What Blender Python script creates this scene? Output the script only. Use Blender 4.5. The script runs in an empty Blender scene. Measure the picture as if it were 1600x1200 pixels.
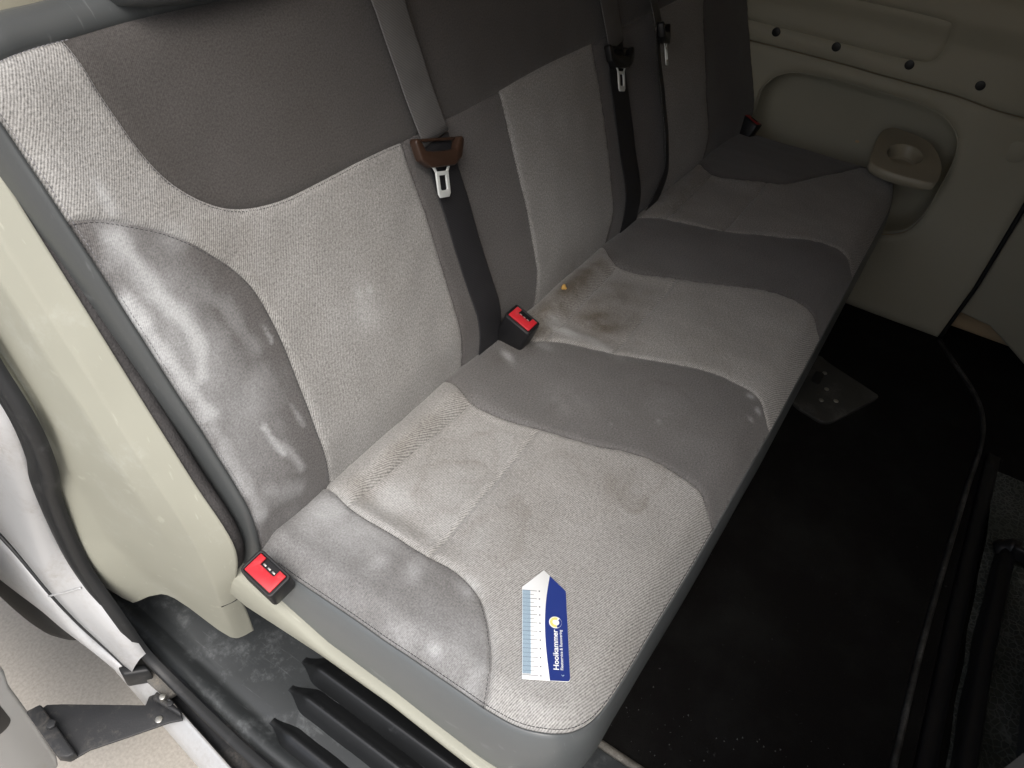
import bpy, bmesh, math, random
import numpy as np
from mathutils import Vector, Matrix
from mathutils.geometry import delaunay_2d_cdt

random.seed(7)
rng = np.random.default_rng(11)
scn = bpy.context.scene
COL = scn.collection

# ------------------------------------------------------------------ camera, sky, sun, exposure
cd = bpy.data.cameras.new('camera')
cam = bpy.data.objects.new('camera', cd)
COL.objects.link(cam)
cam.location = (-0.3112, -0.4628, 1.1158)
cam.rotation_euler = (0.8532, -0.0874, -1.0018)
cd.sensor_fit = 'HORIZONTAL'
cd.sensor_width = 36.0
cd.lens = 25.875
cd.clip_start = 0.02
cd.clip_end = 400.0
scn.camera = cam

SUN_EL, SUN_AZ = math.radians(56), math.radians(212)     # azimuth measured from +X, counter-clockwise
world = bpy.data.worlds.new('World')
scn.world = world
world.use_nodes = True
wn = world.node_tree.nodes
wl = world.node_tree.links
sky = wn.new('ShaderNodeTexSky')
sky.sky_type = 'NISHITA'
sky.sun_disc = False
sky.sun_elevation = SUN_EL
sky.sun_rotation = math.pi / 2 - SUN_AZ
sky.air_density = 1.0
sky.dust_density = 6.0
hs = wn.new('ShaderNodeHueSaturation')
hs.inputs['Saturation'].default_value = 0.7            # a grey, overcast sky
wl.new(sky.outputs[0], hs.inputs['Color'])
wl.new(hs.outputs[0], wn['Background'].inputs['Color'])
wn['Background'].inputs['Strength'].default_value = 0.15

sd = bpy.data.lights.new('sun', 'SUN')
sd.energy = 1.15
sd.angle = math.radians(45)
sd.color = (0.96, 0.985, 1.0)
sun = bpy.data.objects.new('sun', sd)
COL.objects.link(sun)
sdir = Vector((math.cos(SUN_EL) * math.cos(SUN_AZ), math.cos(SUN_EL) * math.sin(SUN_AZ), math.sin(SUN_EL)))
sun.rotation_euler = sdir.to_track_quat('Z', 'Y').to_euler()
sun.location = sdir * 5

scn.view_settings.view_transform = 'Standard'
scn.view_settings.look = 'None'
scn.view_settings.gamma = 1.0
scn.view_settings.use_curve_mapping = False
scn.view_settings.exposure = 0.56
scn.cycles.use_denoising = True
scn.cycles.max_bounces = 10
scn.cycles.diffuse_bounces = 6


# ------------------------------------------------------------------ materials
def node_mat(name):
    m = bpy.data.materials.new(name)
    m.use_nodes = True
    nt = m.node_tree
    b = nt.nodes['Principled BSDF']
    return m, nt, b


def N(nt, t, **kw):
    n = nt.nodes.new(t)
    for k, v in kw.items():
        if k in n.inputs:
            n.inputs[k].default_value = v
        else:
            setattr(n, k, v)
    return n


def ramp(nt, fac, a, b, ca=(0, 0, 0, 1), cb=(1, 1, 1, 1)):
    r = nt.nodes.new('ShaderNodeValToRGB')
    r.color_ramp.elements[0].position = a
    r.color_ramp.elements[0].color = ca
    r.color_ramp.elements[1].position = b
    r.color_ramp.elements[1].color = cb
    nt.links.new(fac, r.inputs[0])
    return r.outputs[0]


def mixc(nt, fac, a, b, mode='MIX'):
    m = nt.nodes.new('ShaderNodeMix')
    m.data_type = 'RGBA'
    m.blend_type = mode
    for s, v in ((m.inputs[0], fac), (m.inputs[6], a), (m.inputs[7], b)):
        if hasattr(v, 'is_linked'):
            nt.links.new(v, s)
        elif isinstance(v, (int, float)):
            s.default_value = v
        else:
            s.default_value = (*v, 1) if len(v) == 3 else v
    return m.outputs[2]


def mth(nt, op, a, b=None, clamp=False):
    m = nt.nodes.new('ShaderNodeMath')
    m.operation = op
    m.use_clamp = clamp
    for s, v in ((m.inputs[0], a), (m.inputs[1], b)):
        if v is None:
            continue
        if hasattr(v, 'is_linked'):
            nt.links.new(v, s)
        else:
            s.default_value = v
    return m.outputs[0]


def bump(nt, b, h, strength, dist):
    n = nt.nodes.new('ShaderNodeBump')
    n.inputs['Strength'].default_value = strength
    n.inputs['Distance'].default_value = dist
    nt.links.new(h, n.inputs['Height'])
    if b.inputs['Normal'].is_linked:
        nt.links.new(b.inputs['Normal'].links[0].from_socket, n.inputs['Normal'])
    nt.links.new(n.outputs[0], b.inputs['Normal'])


def fabric(name, col, col2, period, angle, rib, dustcol=(0.56, 0.575, 0.58), sheen=0.25):
    """woven seat cloth: twill ribs in UV metres, mottled wear, powder and stain masks from attributes"""
    m, nt, b = node_mat(name)
    L = nt.links
    uv = N(nt, 'ShaderNodeUVMap')
    mp = N(nt, 'ShaderNodeMapping')
    mp.inputs['Rotation'].default_value = (0, 0, angle)
    L.new(uv.outputs[0], mp.inputs[0])
    wob = N(nt, 'ShaderNodeTexNoise', Scale=18.0, Detail=2.0)
    L.new(mp.outputs[0], wob.inputs['Vector'])
    wv = N(nt, 'ShaderNodeTexWave', Scale=0.314159 / period, Distortion=0.0)
    wv.bands_direction = 'X'
    add = N(nt, 'ShaderNodeVectorMath', operation='MULTIPLY_ADD')
    L.new(wob.outputs['Color'], add.inputs[0])
    add.inputs[1].default_value = (0.004, 0.004, 0)
    L.new(mp.outputs[0], add.inputs[2])
    L.new(add.outputs[0], wv.inputs['Vector'])
    # short dashes along every rib
    st = N(nt, 'ShaderNodeMapping')
    st.inputs['Scale'].default_value = (1 / period, 0.42 / period, 1)
    L.new(mp.outputs[0], st.inputs[0])
    dash = N(nt, 'ShaderNodeTexNoise', Scale=1.0, Detail=1.0)
    L.new(st.outputs[0], dash.inputs['Vector'])
    d2 = ramp(nt, dash.outputs['Fac'], 0.3, 0.7)
    ribv = mth(nt, 'MULTIPLY_ADD', wv.outputs['Fac'], 0.75)
    nt.nodes[-1].inputs[2].default_value = 0.0
    ribv = mth(nt, 'ADD', ribv, mth(nt, 'MULTIPLY', d2, 0.35))
    fine = N(nt, 'ShaderNodeTexNoise', Scale=430.0, Detail=4.0, Roughness=0.75)
    L.new(uv.outputs[0], fine.inputs['Vector'])
    ribv2 = mth(nt, 'ADD', mth(nt, 'MULTIPLY', ribv, rib), mth(nt, 'MULTIPLY', ramp(nt, fine.outputs['Fac'], 0.34, 0.66), 1.0 - rib))
    c = mixc(nt, ramp(nt, ribv2, 0.15, 0.85), col2, col)
    # broad wear
    w = N(nt, 'ShaderNodeTexNoise', Scale=9.0, Detail=5.0, Roughness=0.6)
    L.new(uv.outputs[0], w.inputs['Vector'])
    c = mixc(nt, 1.0, c, ramp(nt, w.outputs['Fac'], 0.25, 0.75, (0.86, 0.85, 0.83, 1), (1.08, 1.08, 1.08, 1)), 'MULTIPLY')
    # stains (darken, brownish) and powder (whiten)
    sa = N(nt, 'ShaderNodeAttribute', attribute_name='stain')
    sn = N(nt, 'ShaderNodeTexNoise', Scale=30.0, Detail=4.0)
    L.new(uv.outputs[0], sn.inputs['Vector'])
    sf = mth(nt, 'MULTIPLY', sa.outputs['Fac'], ramp(nt, sn.outputs['Fac'], 0.10, 0.62), True)
    c = mixc(nt, sf, c, mixc(nt, 1.0, c, (0.44, 0.38, 0.31), 'MULTIPLY'))
    da = N(nt, 'ShaderNodeAttribute', attribute_name='dust')
    sm_ = N(nt, 'ShaderNodeMapping')
    sm_.inputs['Scale'].default_value = (1.0, 0.55, 1.0)
    L.new(uv.outputs[0], sm_.inputs[0])
    dn = N(nt, 'ShaderNodeTexNoise', Scale=60.0, Detail=9.0, Roughness=0.8)
    L.new(sm_.outputs[0], dn.inputs['Vector'])
    gap = mth(nt, 'SUBTRACT', 1.0, ramp(nt, dn.outputs['Fac'], 0.25, 0.75))
    df = mth(nt, 'SUBTRACT', mth(nt, 'MULTIPLY', da.outputs['Fac'], 1.2), mth(nt, 'MULTIPLY', gap, 0.38), True)
    soft = mth(nt, 'MULTIPLY', da.outputs['Fac'], mth(nt, 'SUBTRACT', 1.0, mth(nt, 'MULTIPLY', gap, 0.35)), True)
    df = mth(nt, 'ADD', mth(nt, 'MULTIPLY', df, 0.45), mth(nt, 'MULTIPLY', soft, 0.45), True)
    df = mth(nt, 'MULTIPLY', df, mth(nt, 'ADD', mth(nt, 'MULTIPLY', ribv2, 0.7), 0.55), True)
    c = mixc(nt, df, c, dustcol)
    L.new(c, b.inputs['Base Color'])
    b.inputs['Roughness'].default_value = 0.92
    b.inputs['Specular IOR Level'].default_value = 0.15
    b.inputs['Sheen Weight'].default_value = sheen
    b.inputs['Sheen Roughness'].default_value = 0.5
    bump(nt, b, ribv2, 0.18 + 0.3 * rib, 0.0010)
    return m


def plastic(name, col, rough=0.5, grain=1400.0, gb=0.12, mottle=0.08, dust=None, dscale=14.0, dlo=0.55, dhi=0.8, spec=0.4,
            col2=None, scratch=0.0):
    m, nt, b = node_mat(name)
    L = nt.links
    tc = N(nt, 'ShaderNodeTexCoord')
    n1 = N(nt, 'ShaderNodeTexNoise', Scale=6.0, Detail=5.0, Roughness=0.6)
    L.new(tc.outputs['Object'], n1.inputs['Vector'])
    lo = tuple(x * (1 - mottle * 1.6) for x in col)
    hi = tuple(min(1, x * (1 + mottle)) for x in col)
    c = mixc(nt, n1.outputs['Fac'], lo, hi)
    rv = mth(nt, 'MULTIPLY_ADD', n1.outputs['Fac'], 0.16)
    nt.nodes[-1].inputs[2].default_value = rough - 0.08
    if dust:
        n2 = N(nt, 'ShaderNodeTexNoise', Scale=dscale, Detail=8.0, Roughness=0.75)
        L.new(tc.outputs['Object'], n2.inputs['Vector'])
        n3 = N(nt, 'ShaderNodeTexNoise', Scale=dscale * 14, Detail=4.0, Roughness=0.7)
        L.new(tc.outputs['Object'], n3.inputs['Vector'])
        f = mth(nt, 'MULTIPLY', ramp(nt, n2.outputs['Fac'], dlo, dhi), ramp(nt, n3.outputs['Fac'], 0.3, 0.7), True)
        c = mixc(nt, f, c, dust)
        rv = mth(nt, 'ADD', rv, mth(nt, 'MULTIPLY', f, 0.4), True)
    if scratch:
        mp = N(nt, 'ShaderNodeMapping')
        mp.inputs['Rotation'].default_value = (0.3, 0.5, 0.6)
        mp.inputs['Scale'].default_value = (260, 14, 40)
        L.new(tc.outputs['Object'], mp.inputs[0])
        n4 = N(nt, 'ShaderNodeTexNoise', Scale=1.0, Detail=3.0)
        L.new(mp.outputs[0], n4.inputs['Vector'])
        f = mth(nt, 'MULTIPLY', ramp(nt, n4.outputs['Fac'], 0.66, 0.74), scratch)
        c = mixc(nt, f, c, tuple(min(1, x * 2.2 + 0.1) for x in col))
    L.new(c, b.inputs['Base Color'])
    L.new(rv, b.inputs['Roughness'])
    b.inputs['Specular IOR Level'].default_value = spec
    n5 = N(nt, 'ShaderNodeTexNoise', Scale=grain, Detail=1.0)
    L.new(tc.outputs['Object'], n5.inputs['Vector'])
    bump(nt, b, n5.outputs['Fac'], gb, 0.0006)
    return m


def metal(name, col, rough=0.3, mottle=0.1, dust=None):
    m = plastic(name, col, rough, 600, 0.05, mottle, dust)
    m.node_tree.nodes['Principled BSDF'].inputs['Metallic'].default_value = 1.0
    return m


def webbing(name, col):
    m, nt, b = node_mat(name)
    uv = N(nt, 'ShaderNodeUVMap')
    wv = N(nt, 'ShaderNodeTexWave', Scale=0.314159 / 0.0022, Distortion=0.6)
    wv.bands_direction = 'DIAGONAL'
    nt.links.new(uv.outputs[0], wv.inputs['Vector'])
    n = N(nt, 'ShaderNodeTexNoise', Scale=20.0, Detail=4.0)
    nt.links.new(uv.outputs[0], n.inputs['Vector'])
    c = mixc(nt, wv.outputs['Fac'], tuple(x * 0.75 for x in col), col)
    c = mixc(nt, 1.0, c, ramp(nt, n.outputs['Fac'], 0.3, 0.7, (0.85, 0.85, 0.85, 1), (1.1, 1.1, 1.1, 1)), 'MULTIPLY')
    nt.links.new(c, b.inputs['Base Color'])
    b.inputs['Roughness'].default_value = 0.62
    bump(nt, b, wv.outputs['Fac'], 0.3, 0.0006)
    return m


def carpet(name, col, speck=None, hi=None):
    m, nt, b = node_mat(name)
    tc = N(nt, 'ShaderNodeTexCoord')
    n = N(nt, 'ShaderNodeTexNoise', Scale=420.0, Detail=3.0)
    nt.links.new(tc.outputs['Object'], n.inputs['Vector'])
    n2 = N(nt, 'ShaderNodeTexNoise', Scale=7.0, Detail=6.0, Roughness=0.7)
    nt.links.new(tc.outputs['Object'], n2.inputs['Vector'])
    c = mixc(nt, n.outputs['Fac'], tuple(x * 0.5 for x in col), tuple(x * 1.5 for x in col))
    c = mixc(nt, ramp(nt, n2.outputs['Fac'], 0.45, 0.8), c, hi or tuple(x * 2.0 for x in col))
    if speck:
        n3 = N(nt, 'ShaderNodeTexNoise', Scale=95.0, Detail=3.0, Roughness=0.6)
        nt.links.new(tc.outputs['Object'], n3.inputs['Vector'])
        n4 = N(nt, 'ShaderNodeTexNoise', Scale=4.5, Detail=3.0)
        nt.links.new(tc.outputs['Object'], n4.inputs['Vector'])
        f = mth(nt, 'MULTIPLY', ramp(nt, n3.outputs['Fac'], 0.66, 0.75), ramp(nt, n4.outputs['Fac'], 0.42, 0.68))
        c = mixc(nt, f, c, speck)
    nt.links.new(c, b.inputs['Base Color'])
    b.inputs['Roughness'].default_value = 0.95
    b.inputs['Specular IOR Level'].default_value = 0.1
    bump(nt, b, n.outputs['Fac'], 0.6, 0.002)
    return m


def honeycomb(name):
    m, nt, b = node_mat(name)
    tc = N(nt, 'ShaderNodeTexCoord')
    v = N(nt, 'ShaderNodeTexVoronoi', Scale=95.0)
    v.feature = 'DISTANCE_TO_EDGE'
    nt.links.new(tc.outputs['Object'], v.inputs['Vector'])
    e = ramp(nt, v.outputs['Distance'], 0.02, 0.14)
    n = N(nt, 'ShaderNodeTexNoise', Scale=12.0, Detail=4.0)
    nt.links.new(tc.outputs['Object'], n.inputs['Vector'])
    c = mixc(nt, e, (0.085, 0.09, 0.083), (0.03, 0.034, 0.03))
    c = mixc(nt, 1.0, c, ramp(nt, n.outputs['Fac'], 0.3, 0.7, (0.5, 0.55, 0.5, 1), (1.1, 1.1, 1.1, 1)), 'MULTIPLY')
    nt.links.new(c, b.inputs['Base Color'])
    b.inputs['Roughness'].default_value = 0.7
    bump(nt, b, e, 0.8, 0.002)
    return m


def concrete(name):
    m, nt, b = node_mat(name)
    tc = N(nt, 'ShaderNodeTexCoord')
    n = N(nt, 'ShaderNodeTexNoise', Scale=3.0, Detail=8.0, Roughness=0.65)
    nt.links.new(tc.outputs['Object'], n.inputs['Vector'])
    n2 = N(nt, 'ShaderNodeTexNoise', Scale=160.0, Detail=3.0)
    nt.links.new(tc.outputs['Object'], n2.inputs['Vector'])
    c = mixc(nt, n.outputs['Fac'], (0.40, 0.365, 0.315), (0.50, 0.465, 0.41))
    c = mixc(nt, 0.35, c, mixc(nt, ramp(nt, n2.outputs['Fac'], 0.35, 0.7), (0.28, 0.26, 0.23), (0.55, 0.52, 0.47)))
    nt.links.new(c, b.inputs['Base Color'])
    b.inputs['Roughness'].default_value = 0.9
    bump(nt, b, n2.outputs['Fac'], 0.3, 0.002)
    return m


M = {}
M['light'] = fabric('light_fabric', (0.415, 0.411, 0.400), (0.110, 0.108, 0.104), 0.0022, math.radians(28), 0.5)
M['light_seat'] = fabric('light_seat_fabric', (0.425, 0.418, 0.402), (0.110, 0.107, 0.102), 0.0022, math.radians(-72), 0.55)
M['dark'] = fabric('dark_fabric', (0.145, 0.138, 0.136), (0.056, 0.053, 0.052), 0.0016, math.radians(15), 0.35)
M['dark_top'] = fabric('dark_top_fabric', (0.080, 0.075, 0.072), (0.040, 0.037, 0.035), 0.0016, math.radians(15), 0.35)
M['dark_seat'] = fabric('dark_seat_fabric', (0.168, 0.163, 0.160), (0.066, 0.063, 0.062), 0.0016, math.radians(-70), 0.35)
M['vinyl'] = plastic('grey_vinyl', (0.100, 0.109, 0.112), 0.36, 900, 0.08, 0.05, (0.32, 0.33, 0.33), 9, 0.62, 0.95, 0.6, scratch=0.25)
M['vinylb'] = plastic('dark_grey_vinyl', (0.064, 0.069, 0.070), 0.40, 900, 0.10, 0.05, (0.22, 0.23, 0.23), 9, 0.62, 0.95, 0.45, scratch=0.2)
M['cream'] = plastic('cream_plastic', (0.315, 0.315, 0.262), 0.55, 1500, 0.12, 0.06, (0.47, 0.48, 0.44), 8, 0.55, 0.9, 0.22, scratch=0.12)
M['trim'] = plastic('beige_trim_plastic', (0.42, 0.40, 0.31), 0.55, 1300, 0.35, 0.06, None, spec=0.4)
M['trim2'] = plastic('beige_cup_holder_plastic', (0.36, 0.33, 0.25), 0.38, 1300, 0.1, 0.06, None, spec=0.5)
M['blackp'] = plastic('black_sill_plastic', (0.040, 0.044, 0.046), 0.42, 900, 0.2, 0.15, (0.30, 0.32, 0.33), 10, 0.50, 0.84, 0.5, scratch=0.3)
M['ribp'] = plastic('black_rib_plastic', (0.014, 0.015, 0.016), 0.32, 900, 0.12, 0.2, (0.20, 0.21, 0.22), 18, 0.62, 0.85, 0.5)
M['rubber'] = plastic('rubber', (0.014, 0.015, 0.016), 0.5, 700, 0.2, 0.2, (0.14, 0.14, 0.14), 16, 0.58, 0.88, 0.45)
M['black'] = plastic('black_plastic', (0.012, 0.012, 0.013), 0.4, 900, 0.1, 0.2)
M['felt'] = carpet('dark_felt', (0.050, 0.048, 0.048))
M['carpet'] = carpet('black_carpet', (0.0065, 0.0058, 0.0056), (0.045, 0.046, 0.045), (0.014, 0.0145, 0.0135))
M['webbing'] = webbing('grey_webbing', (0.135, 0.133, 0.131))
M['webbing_shade'] = webbing('shaded_webbing', (0.022, 0.022, 0.025))  # lap part of the same belt, its shade put into the colour
M['brown'] = plastic('dark_brown_plastic', (0.045, 0.025, 0.017), 0.35, 600, 0.05, 0.2)
M['steel'] = metal('bright_steel', (0.80, 0.84, 0.82), 0.5)
M['steel'].node_tree.nodes['Principled BSDF'].inputs['Metallic'].default_value = 0.35
M['bolt'] = metal('zinc_bolt', (0.55, 0.54, 0.50), 0.4)
M['red'] = plastic('red_plastic', (0.52, 0.022, 0.032), 0.42, 500, 0.08, 0.08, (0.50, 0.20, 0.20), 60, 0.55, 0.9, 0.4)
M['silver'] = plastic('silver_paint', (0.51, 0.52, 0.53), 0.36, 300, 0.02, 0.08, (0.30, 0.27, 0.23), 11, 0.47, 0.82, 0.5)
M['silver'].node_tree.nodes['Principled BSDF'].inputs['Metallic'].default_value = 0.35
M['dirty'] = plastic('dirty_grey_metal', (0.10, 0.10, 0.095), 0.6, 400, 0.3, 0.2, (0.24, 0.21, 0.17), 18, 0.42, 0.7, 0.3)
M['arm'] = plastic('black_painted_steel', (0.026, 0.027, 0.029), 0.5, 500, 0.3, 0.25, (0.22, 0.20, 0.17), 12, 0.5, 0.8, 0.4)
M['doorgrey'] = plastic('grey_door_paint', (0.37, 0.37, 0.36), 0.45, 400, 0.05, 0.06, (0.32, 0.29, 0.25), 9, 0.55, 0.85, 0.4)
M['strip'] = plastic('worn_edging', (0.11, 0.103, 0.088), 0.6, 300, 0.5, 0.35, (0.36, 0.34, 0.30), 30, 0.5, 0.7, 0.3)
M['honey'] = honeycomb('grey_cellular_foam')
M['ground'] = concrete('beige_paving')
M['tyre'] = plastic('tyre_rubber', (0.030, 0.031, 0.032), 0.75, 200, 0.4, 0.2, (0.12, 0.11, 0.10), 9, 0.5, 0.8, 0.2)
M['shell'] = plastic('beige_headliner', (0.60, 0.44, 0.26), 0.8, 900, 0.2, 0.05)
M['shelld'] = plastic('dark_bulkhead', (0.06, 0.06, 0.058), 0.8, 900, 0.2, 0.05)
M['white'] = plastic('card_white', (0.80, 0.82, 0.82), 0.35, 100, 0.0, 0.02)
M['blue'] = plastic('card_blue', (0.020, 0.040, 0.20), 0.3, 100, 0.0, 0.15)
M['lblue'] = plastic('card_light_blue', (0.45, 0.60, 0.72), 0.35, 100, 0.0, 0.08)
M['ink'] = plastic('card_ink', (0.05, 0.06, 0.08), 0.5, 100, 0.0, 0.05)
M['yellow'] = plastic('card_yellow', (0.72, 0.68, 0.22), 0.4, 100, 0.0, 0.1)
M['crumb'] = plastic('yellow_crumb', (0.55, 0.33, 0.09), 0.7, 300, 0.3, 0.2)
M['thread'] = plastic('grey_thread', (0.20, 0.20, 0.21), 0.8, 300, 0.1, 0.1)
M['threadd'] = plastic('dark_thread', (0.035, 0.035, 0.037), 0.8, 300, 0.1, 0.1)


# ------------------------------------------------------------------ object helpers
def link(name, me, mat=None, parent=None, label=None, cat=None, group=None, kind=None, smooth=True):
    if mat is not None:
        me.materials.append(M[mat] if isinstance(mat, str) else mat)
    if smooth:
        me.polygons.foreach_set('use_smooth', [True] * len(me.polygons))
    o = bpy.data.objects.new(name, me)
    COL.objects.link(o)
    if parent is not None:
        o.parent = parent
        off = parent.location if parent.parent is None else Vector((0, 0, 0))   # parts themselves stand at the world origin
        o.matrix_parent_inverse = Matrix.Translation(-off)
    tag(o, label, cat, group, kind)
    return o


def tag(o, label=None, cat=None, group=None, kind=None):
    for k, v in (('label', label), ('category', cat), ('group', group), ('kind', kind)):
        if v:
            o[k] = v
    return o


def thing(name, loc, label, cat, group=None):
    o = bpy.data.objects.new(name, None)
    COL.objects.link(o)
    o.location = loc
    o.empty_display_size = 0.05
    return tag(o, label, cat, group)


def mesh(name, verts, faces):
    me = bpy.data.meshes.new(name)
    me.from_pydata([tuple(v) for v in verts], [], [tuple(int(i) for i in f) for f in faces])
    me.validate()
    me.update()
    return me


def fix_normals(me):
    bm = bmesh.new()
    bm.from_mesh(me)
    bmesh.ops.recalc_face_normals(bm, faces=bm.faces)
    bm.to_mesh(me)
    bm.free()
    return me


def sharp(me, deg=35):
    bm = bmesh.new()
    bm.from_mesh(me)
    for e in bm.edges:
        if len(e.link_faces) == 2 and e.calc_face_angle(0) > math.radians(deg):
            e.smooth = False
    bm.to_mesh(me)
    bm.free()
    return me


def catmull(pts, step=0.005, closed=False):
    P = np.array(pts, float)
    n = len(P)
    if closed:
        ext = np.vstack([P[-1], P, P[0], P[1]])
        segs = n
    else:
        ext = np.vstack([2 * P[0] - P[1], P, 2 * P[-1] - P[-2]])
        segs = n - 1
    out = []
    for i in range(segs):
        p0, p1, p2, p3 = ext[i:i + 4]
        k = max(2, int(np.linalg.norm(p2 - p1) / 0.001))
        t = np.linspace(0, 1, k, endpoint=False)[:, None]
        out.append(0.5 * ((2 * p1) + (-p0 + p2) * t + (2 * p0 - 5 * p1 + 4 * p2 - p3) * t ** 2 + (-p0 + 3 * p1 - 3 * p2 + p3) * t ** 3))
    out = np.vstack(out + ([P[:1]] if closed else [P[-1:]]))
    return resample(out, step)


def resample(P, step=None, n=None):
    P = np.asarray(P, float)
    d = np.r_[0, np.cumsum(np.linalg.norm(np.diff(P, axis=0), axis=1))]
    if n is None:
        n = max(2, int(round(d[-1] / step)) + 1)
    t = np.linspace(0, d[-1], n)
    return np.stack([np.interp(t, d, P[:, i]) for i in range(P.shape[1])], 1)


def join(*parts):
    out = [parts[0]]
    for p in parts[1:]:
        p = np.asarray(p, float)
        if np.linalg.norm(out[-1][-1] - p[0]) < 1e-6:
            p = p[1:]
        if len(p):
            out.append(p)
    P = np.vstack(out)
    if np.linalg.norm(P[0] - P[-1]) < 1e-6:
        P = P[:-1]
    return P


def line(a, b, step=0.005):
    return resample(np.array([a, b], float), step)


def inside(pts, loops):
    r = np.zeros(len(pts), bool)
    x, y = pts[:, 0], pts[:, 1]
    for lp in loops:
        a = lp
        b = np.roll(lp, -1, axis=0)
        for (x1, y1), (x2, y2) in zip(a, b):
            if y1 == y2:
                continue
            c = ((y1 > y) != (y2 > y)) & (x < (x2 - x1) * (y - y1) / (y2 - y1) + x1)
            r ^= c
    return r


def dist_loops(pts, loops):
    d = np.full(len(pts), 1e9)
    for lp in loops:
        a = lp
        b = np.roll(lp, -1, axis=0)
        ab = b - a
        L2 = (ab ** 2).sum(1) + 1e-18
        for i in range(0, len(pts), 2000):
            p = pts[i:i + 2000]
            ap = p[:, None, :] - a[None]
            t = np.clip((ap * ab[None]).sum(2) / L2[None], 0, 1)
            q = ap - t[..., None] * ab[None]
            d[i:i + 2000] = np.minimum(d[i:i + 2000], np.sqrt((q ** 2).sum(2)).min(1))
    return d


def panel(name, loops, surf, mat, parent, grid=0.006, depth=0.0022, width=0.0026, label=None, masks=None, puff=0.0):
    """a piece of cover cut to a 2-D outline, laid on surf(u,v,h), sinking into its seams"""
    loops = [np.asarray(l, float) for l in loops]
    allp = np.vstack(loops)
    lo, hi = allp.min(0), allp.max(0)
    gx = np.arange(lo[0] + grid / 2, hi[0], grid)
    gy = np.arange(lo[1] + grid / 2, hi[1], grid * 0.87)
    G = []
    for j, y in enumerate(gy):
        G.append(np.c_[gx + (grid / 2 if j % 2 else 0), np.full(len(gx), y)])
    G = np.vstack(G) if G else np.zeros((0, 2))
    G = G[inside(G, loops)]
    if len(G):
        G = G[dist_loops(G, loops) > 0.0035 + grid * 0.35]
    # ring of points just inside the outline, so the seam stays narrow
    for l in loops:
        tl = np.roll(l, -1, 0) - np.roll(l, 1, 0)
        tl /= np.linalg.norm(tl, axis=1)[:, None] + 1e-12
        for sgn in (1, -1):
            q = l + sgn * 0.003 * np.c_[-tl[:, 1], tl[:, 0]]
            q = q[inside(q, loops)]
            if len(q):
                q = q[dist_loops(q, loops) > 0.0024]
                G = np.vstack([G, q])
    pts = list(allp) + list(G)
    edges = []
    k = 0
    for l in loops:
        n = len(l)
        edges += [(k + i, k + (i + 1) % n) for i in range(n)]
        k += n
    v, e, f, *_ = delaunay_2d_cdt([Vector(p) for p in pts], edges, [], 0, 1e-6)
    V = np.array([tuple(p) for p in v])
    F = np.array([t for t in f if len(t) == 3])
    cen = V[F].mean(1)
    F = F[inside(cen, loops)]
    a = V[F]
    ar = (a[:, 1, 0] - a[:, 0, 0]) * (a[:, 2, 1] - a[:, 0, 1]) - (a[:, 1, 1] - a[:, 0, 1]) * (a[:, 2, 0] - a[:, 0, 0])
    F = F[np.abs(ar) > 1e-10]
    d = dist_loops(V, loops)
    h = -depth * np.exp(-(d / width) ** 2)
    # the cloth puckers a little where it is sewn
    h = h + 0.0007 * np.exp(-(d / 0.012) ** 2) * wob(V[:, 0], V[:, 1], 0.022, 77) * (d > 1e-5)
    if puff:
        h = h + puff * (1 - np.exp(-(d / 0.02)))
    P = surf(V[:, 0], V[:, 1], h)
    me = mesh(name, P, F)
    uvl = me.uv_layers.new(name='UVMap')
    li = np.zeros(len(me.loops), int)
    me.loops.foreach_get('vertex_index', li)
    uvl.data.foreach_set('uv', V[li].ravel())
    for mk in ('dust', 'stain'):
        at = me.attributes.new(mk, 'FLOAT', 'POINT')
        val = masks[mk](V) if masks and mk in masks else np.zeros(len(V))
        at.data.foreach_set('value', np.clip(val, 0, 1).astype(np.float32))
    return link(name, me, mat, parent, label)


def loft(rows, closed=False, flip=False):
    n = len(rows[0])
    V = np.vstack(rows)
    F = []
    for r in range(len(rows) - 1):
        for i in range(n if closed else n - 1):
            j = (i + 1) % n
            q = (r * n + i, r * n + j, (r + 1) * n + j, (r + 1) * n + i)
            F.append(q[::-1] if flip else q)
    return V, F


def frames(path):
    P = np.asarray(path, float)
    T = np.gradient(P, axis=0)
    T /= np.linalg.norm(T, axis=1)[:, None]
    return P, T


def tube_vf(path, section, up=(0, 0, 1), scale=None, caps=True):
    """sweep a closed 2-D section (side, up) along a path"""
    P, T = frames(path)
    up = np.array(up, float)
    rows = []
    for i, (p, t) in enumerate(zip(P, T)):
        s = np.cross(t, up)
        s /= np.linalg.norm(s)
        w = np.cross(s, t)
        k = 1.0 if scale is None else scale[i]
        rows.append(np.array([p + k * (a * s + b * w) for a, b in section]))
    V, F = loft(rows, closed=True)
    n = len(section)
    if caps:
        F = list(F) + [tuple(range(n))[::-1], tuple(range(len(V) - n, len(V)))]
    return V, F


def circle_section(r, n=12, ry=None):
    ry = ry or r
    return [(r * math.cos(2 * math.pi * i / n), ry * math.sin(2 * math.pi * i / n)) for i in range(n)]


def round_rect(w, h, r, n=5, cx=0, cy=0):
    out = []
    for sx, sy, a0 in ((1, 1, 0), (-1, 1, 90), (-1, -1, 180), (1, -1, 270)):
        for i in range(n + 1):
            a = math.radians(a0 + 90 * i / n)
            out.append((cx + sx * (w / 2 - r) + r * math.cos(a), cy + sy * (h / 2 - r) + r * math.sin(a)))
    return out


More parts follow.
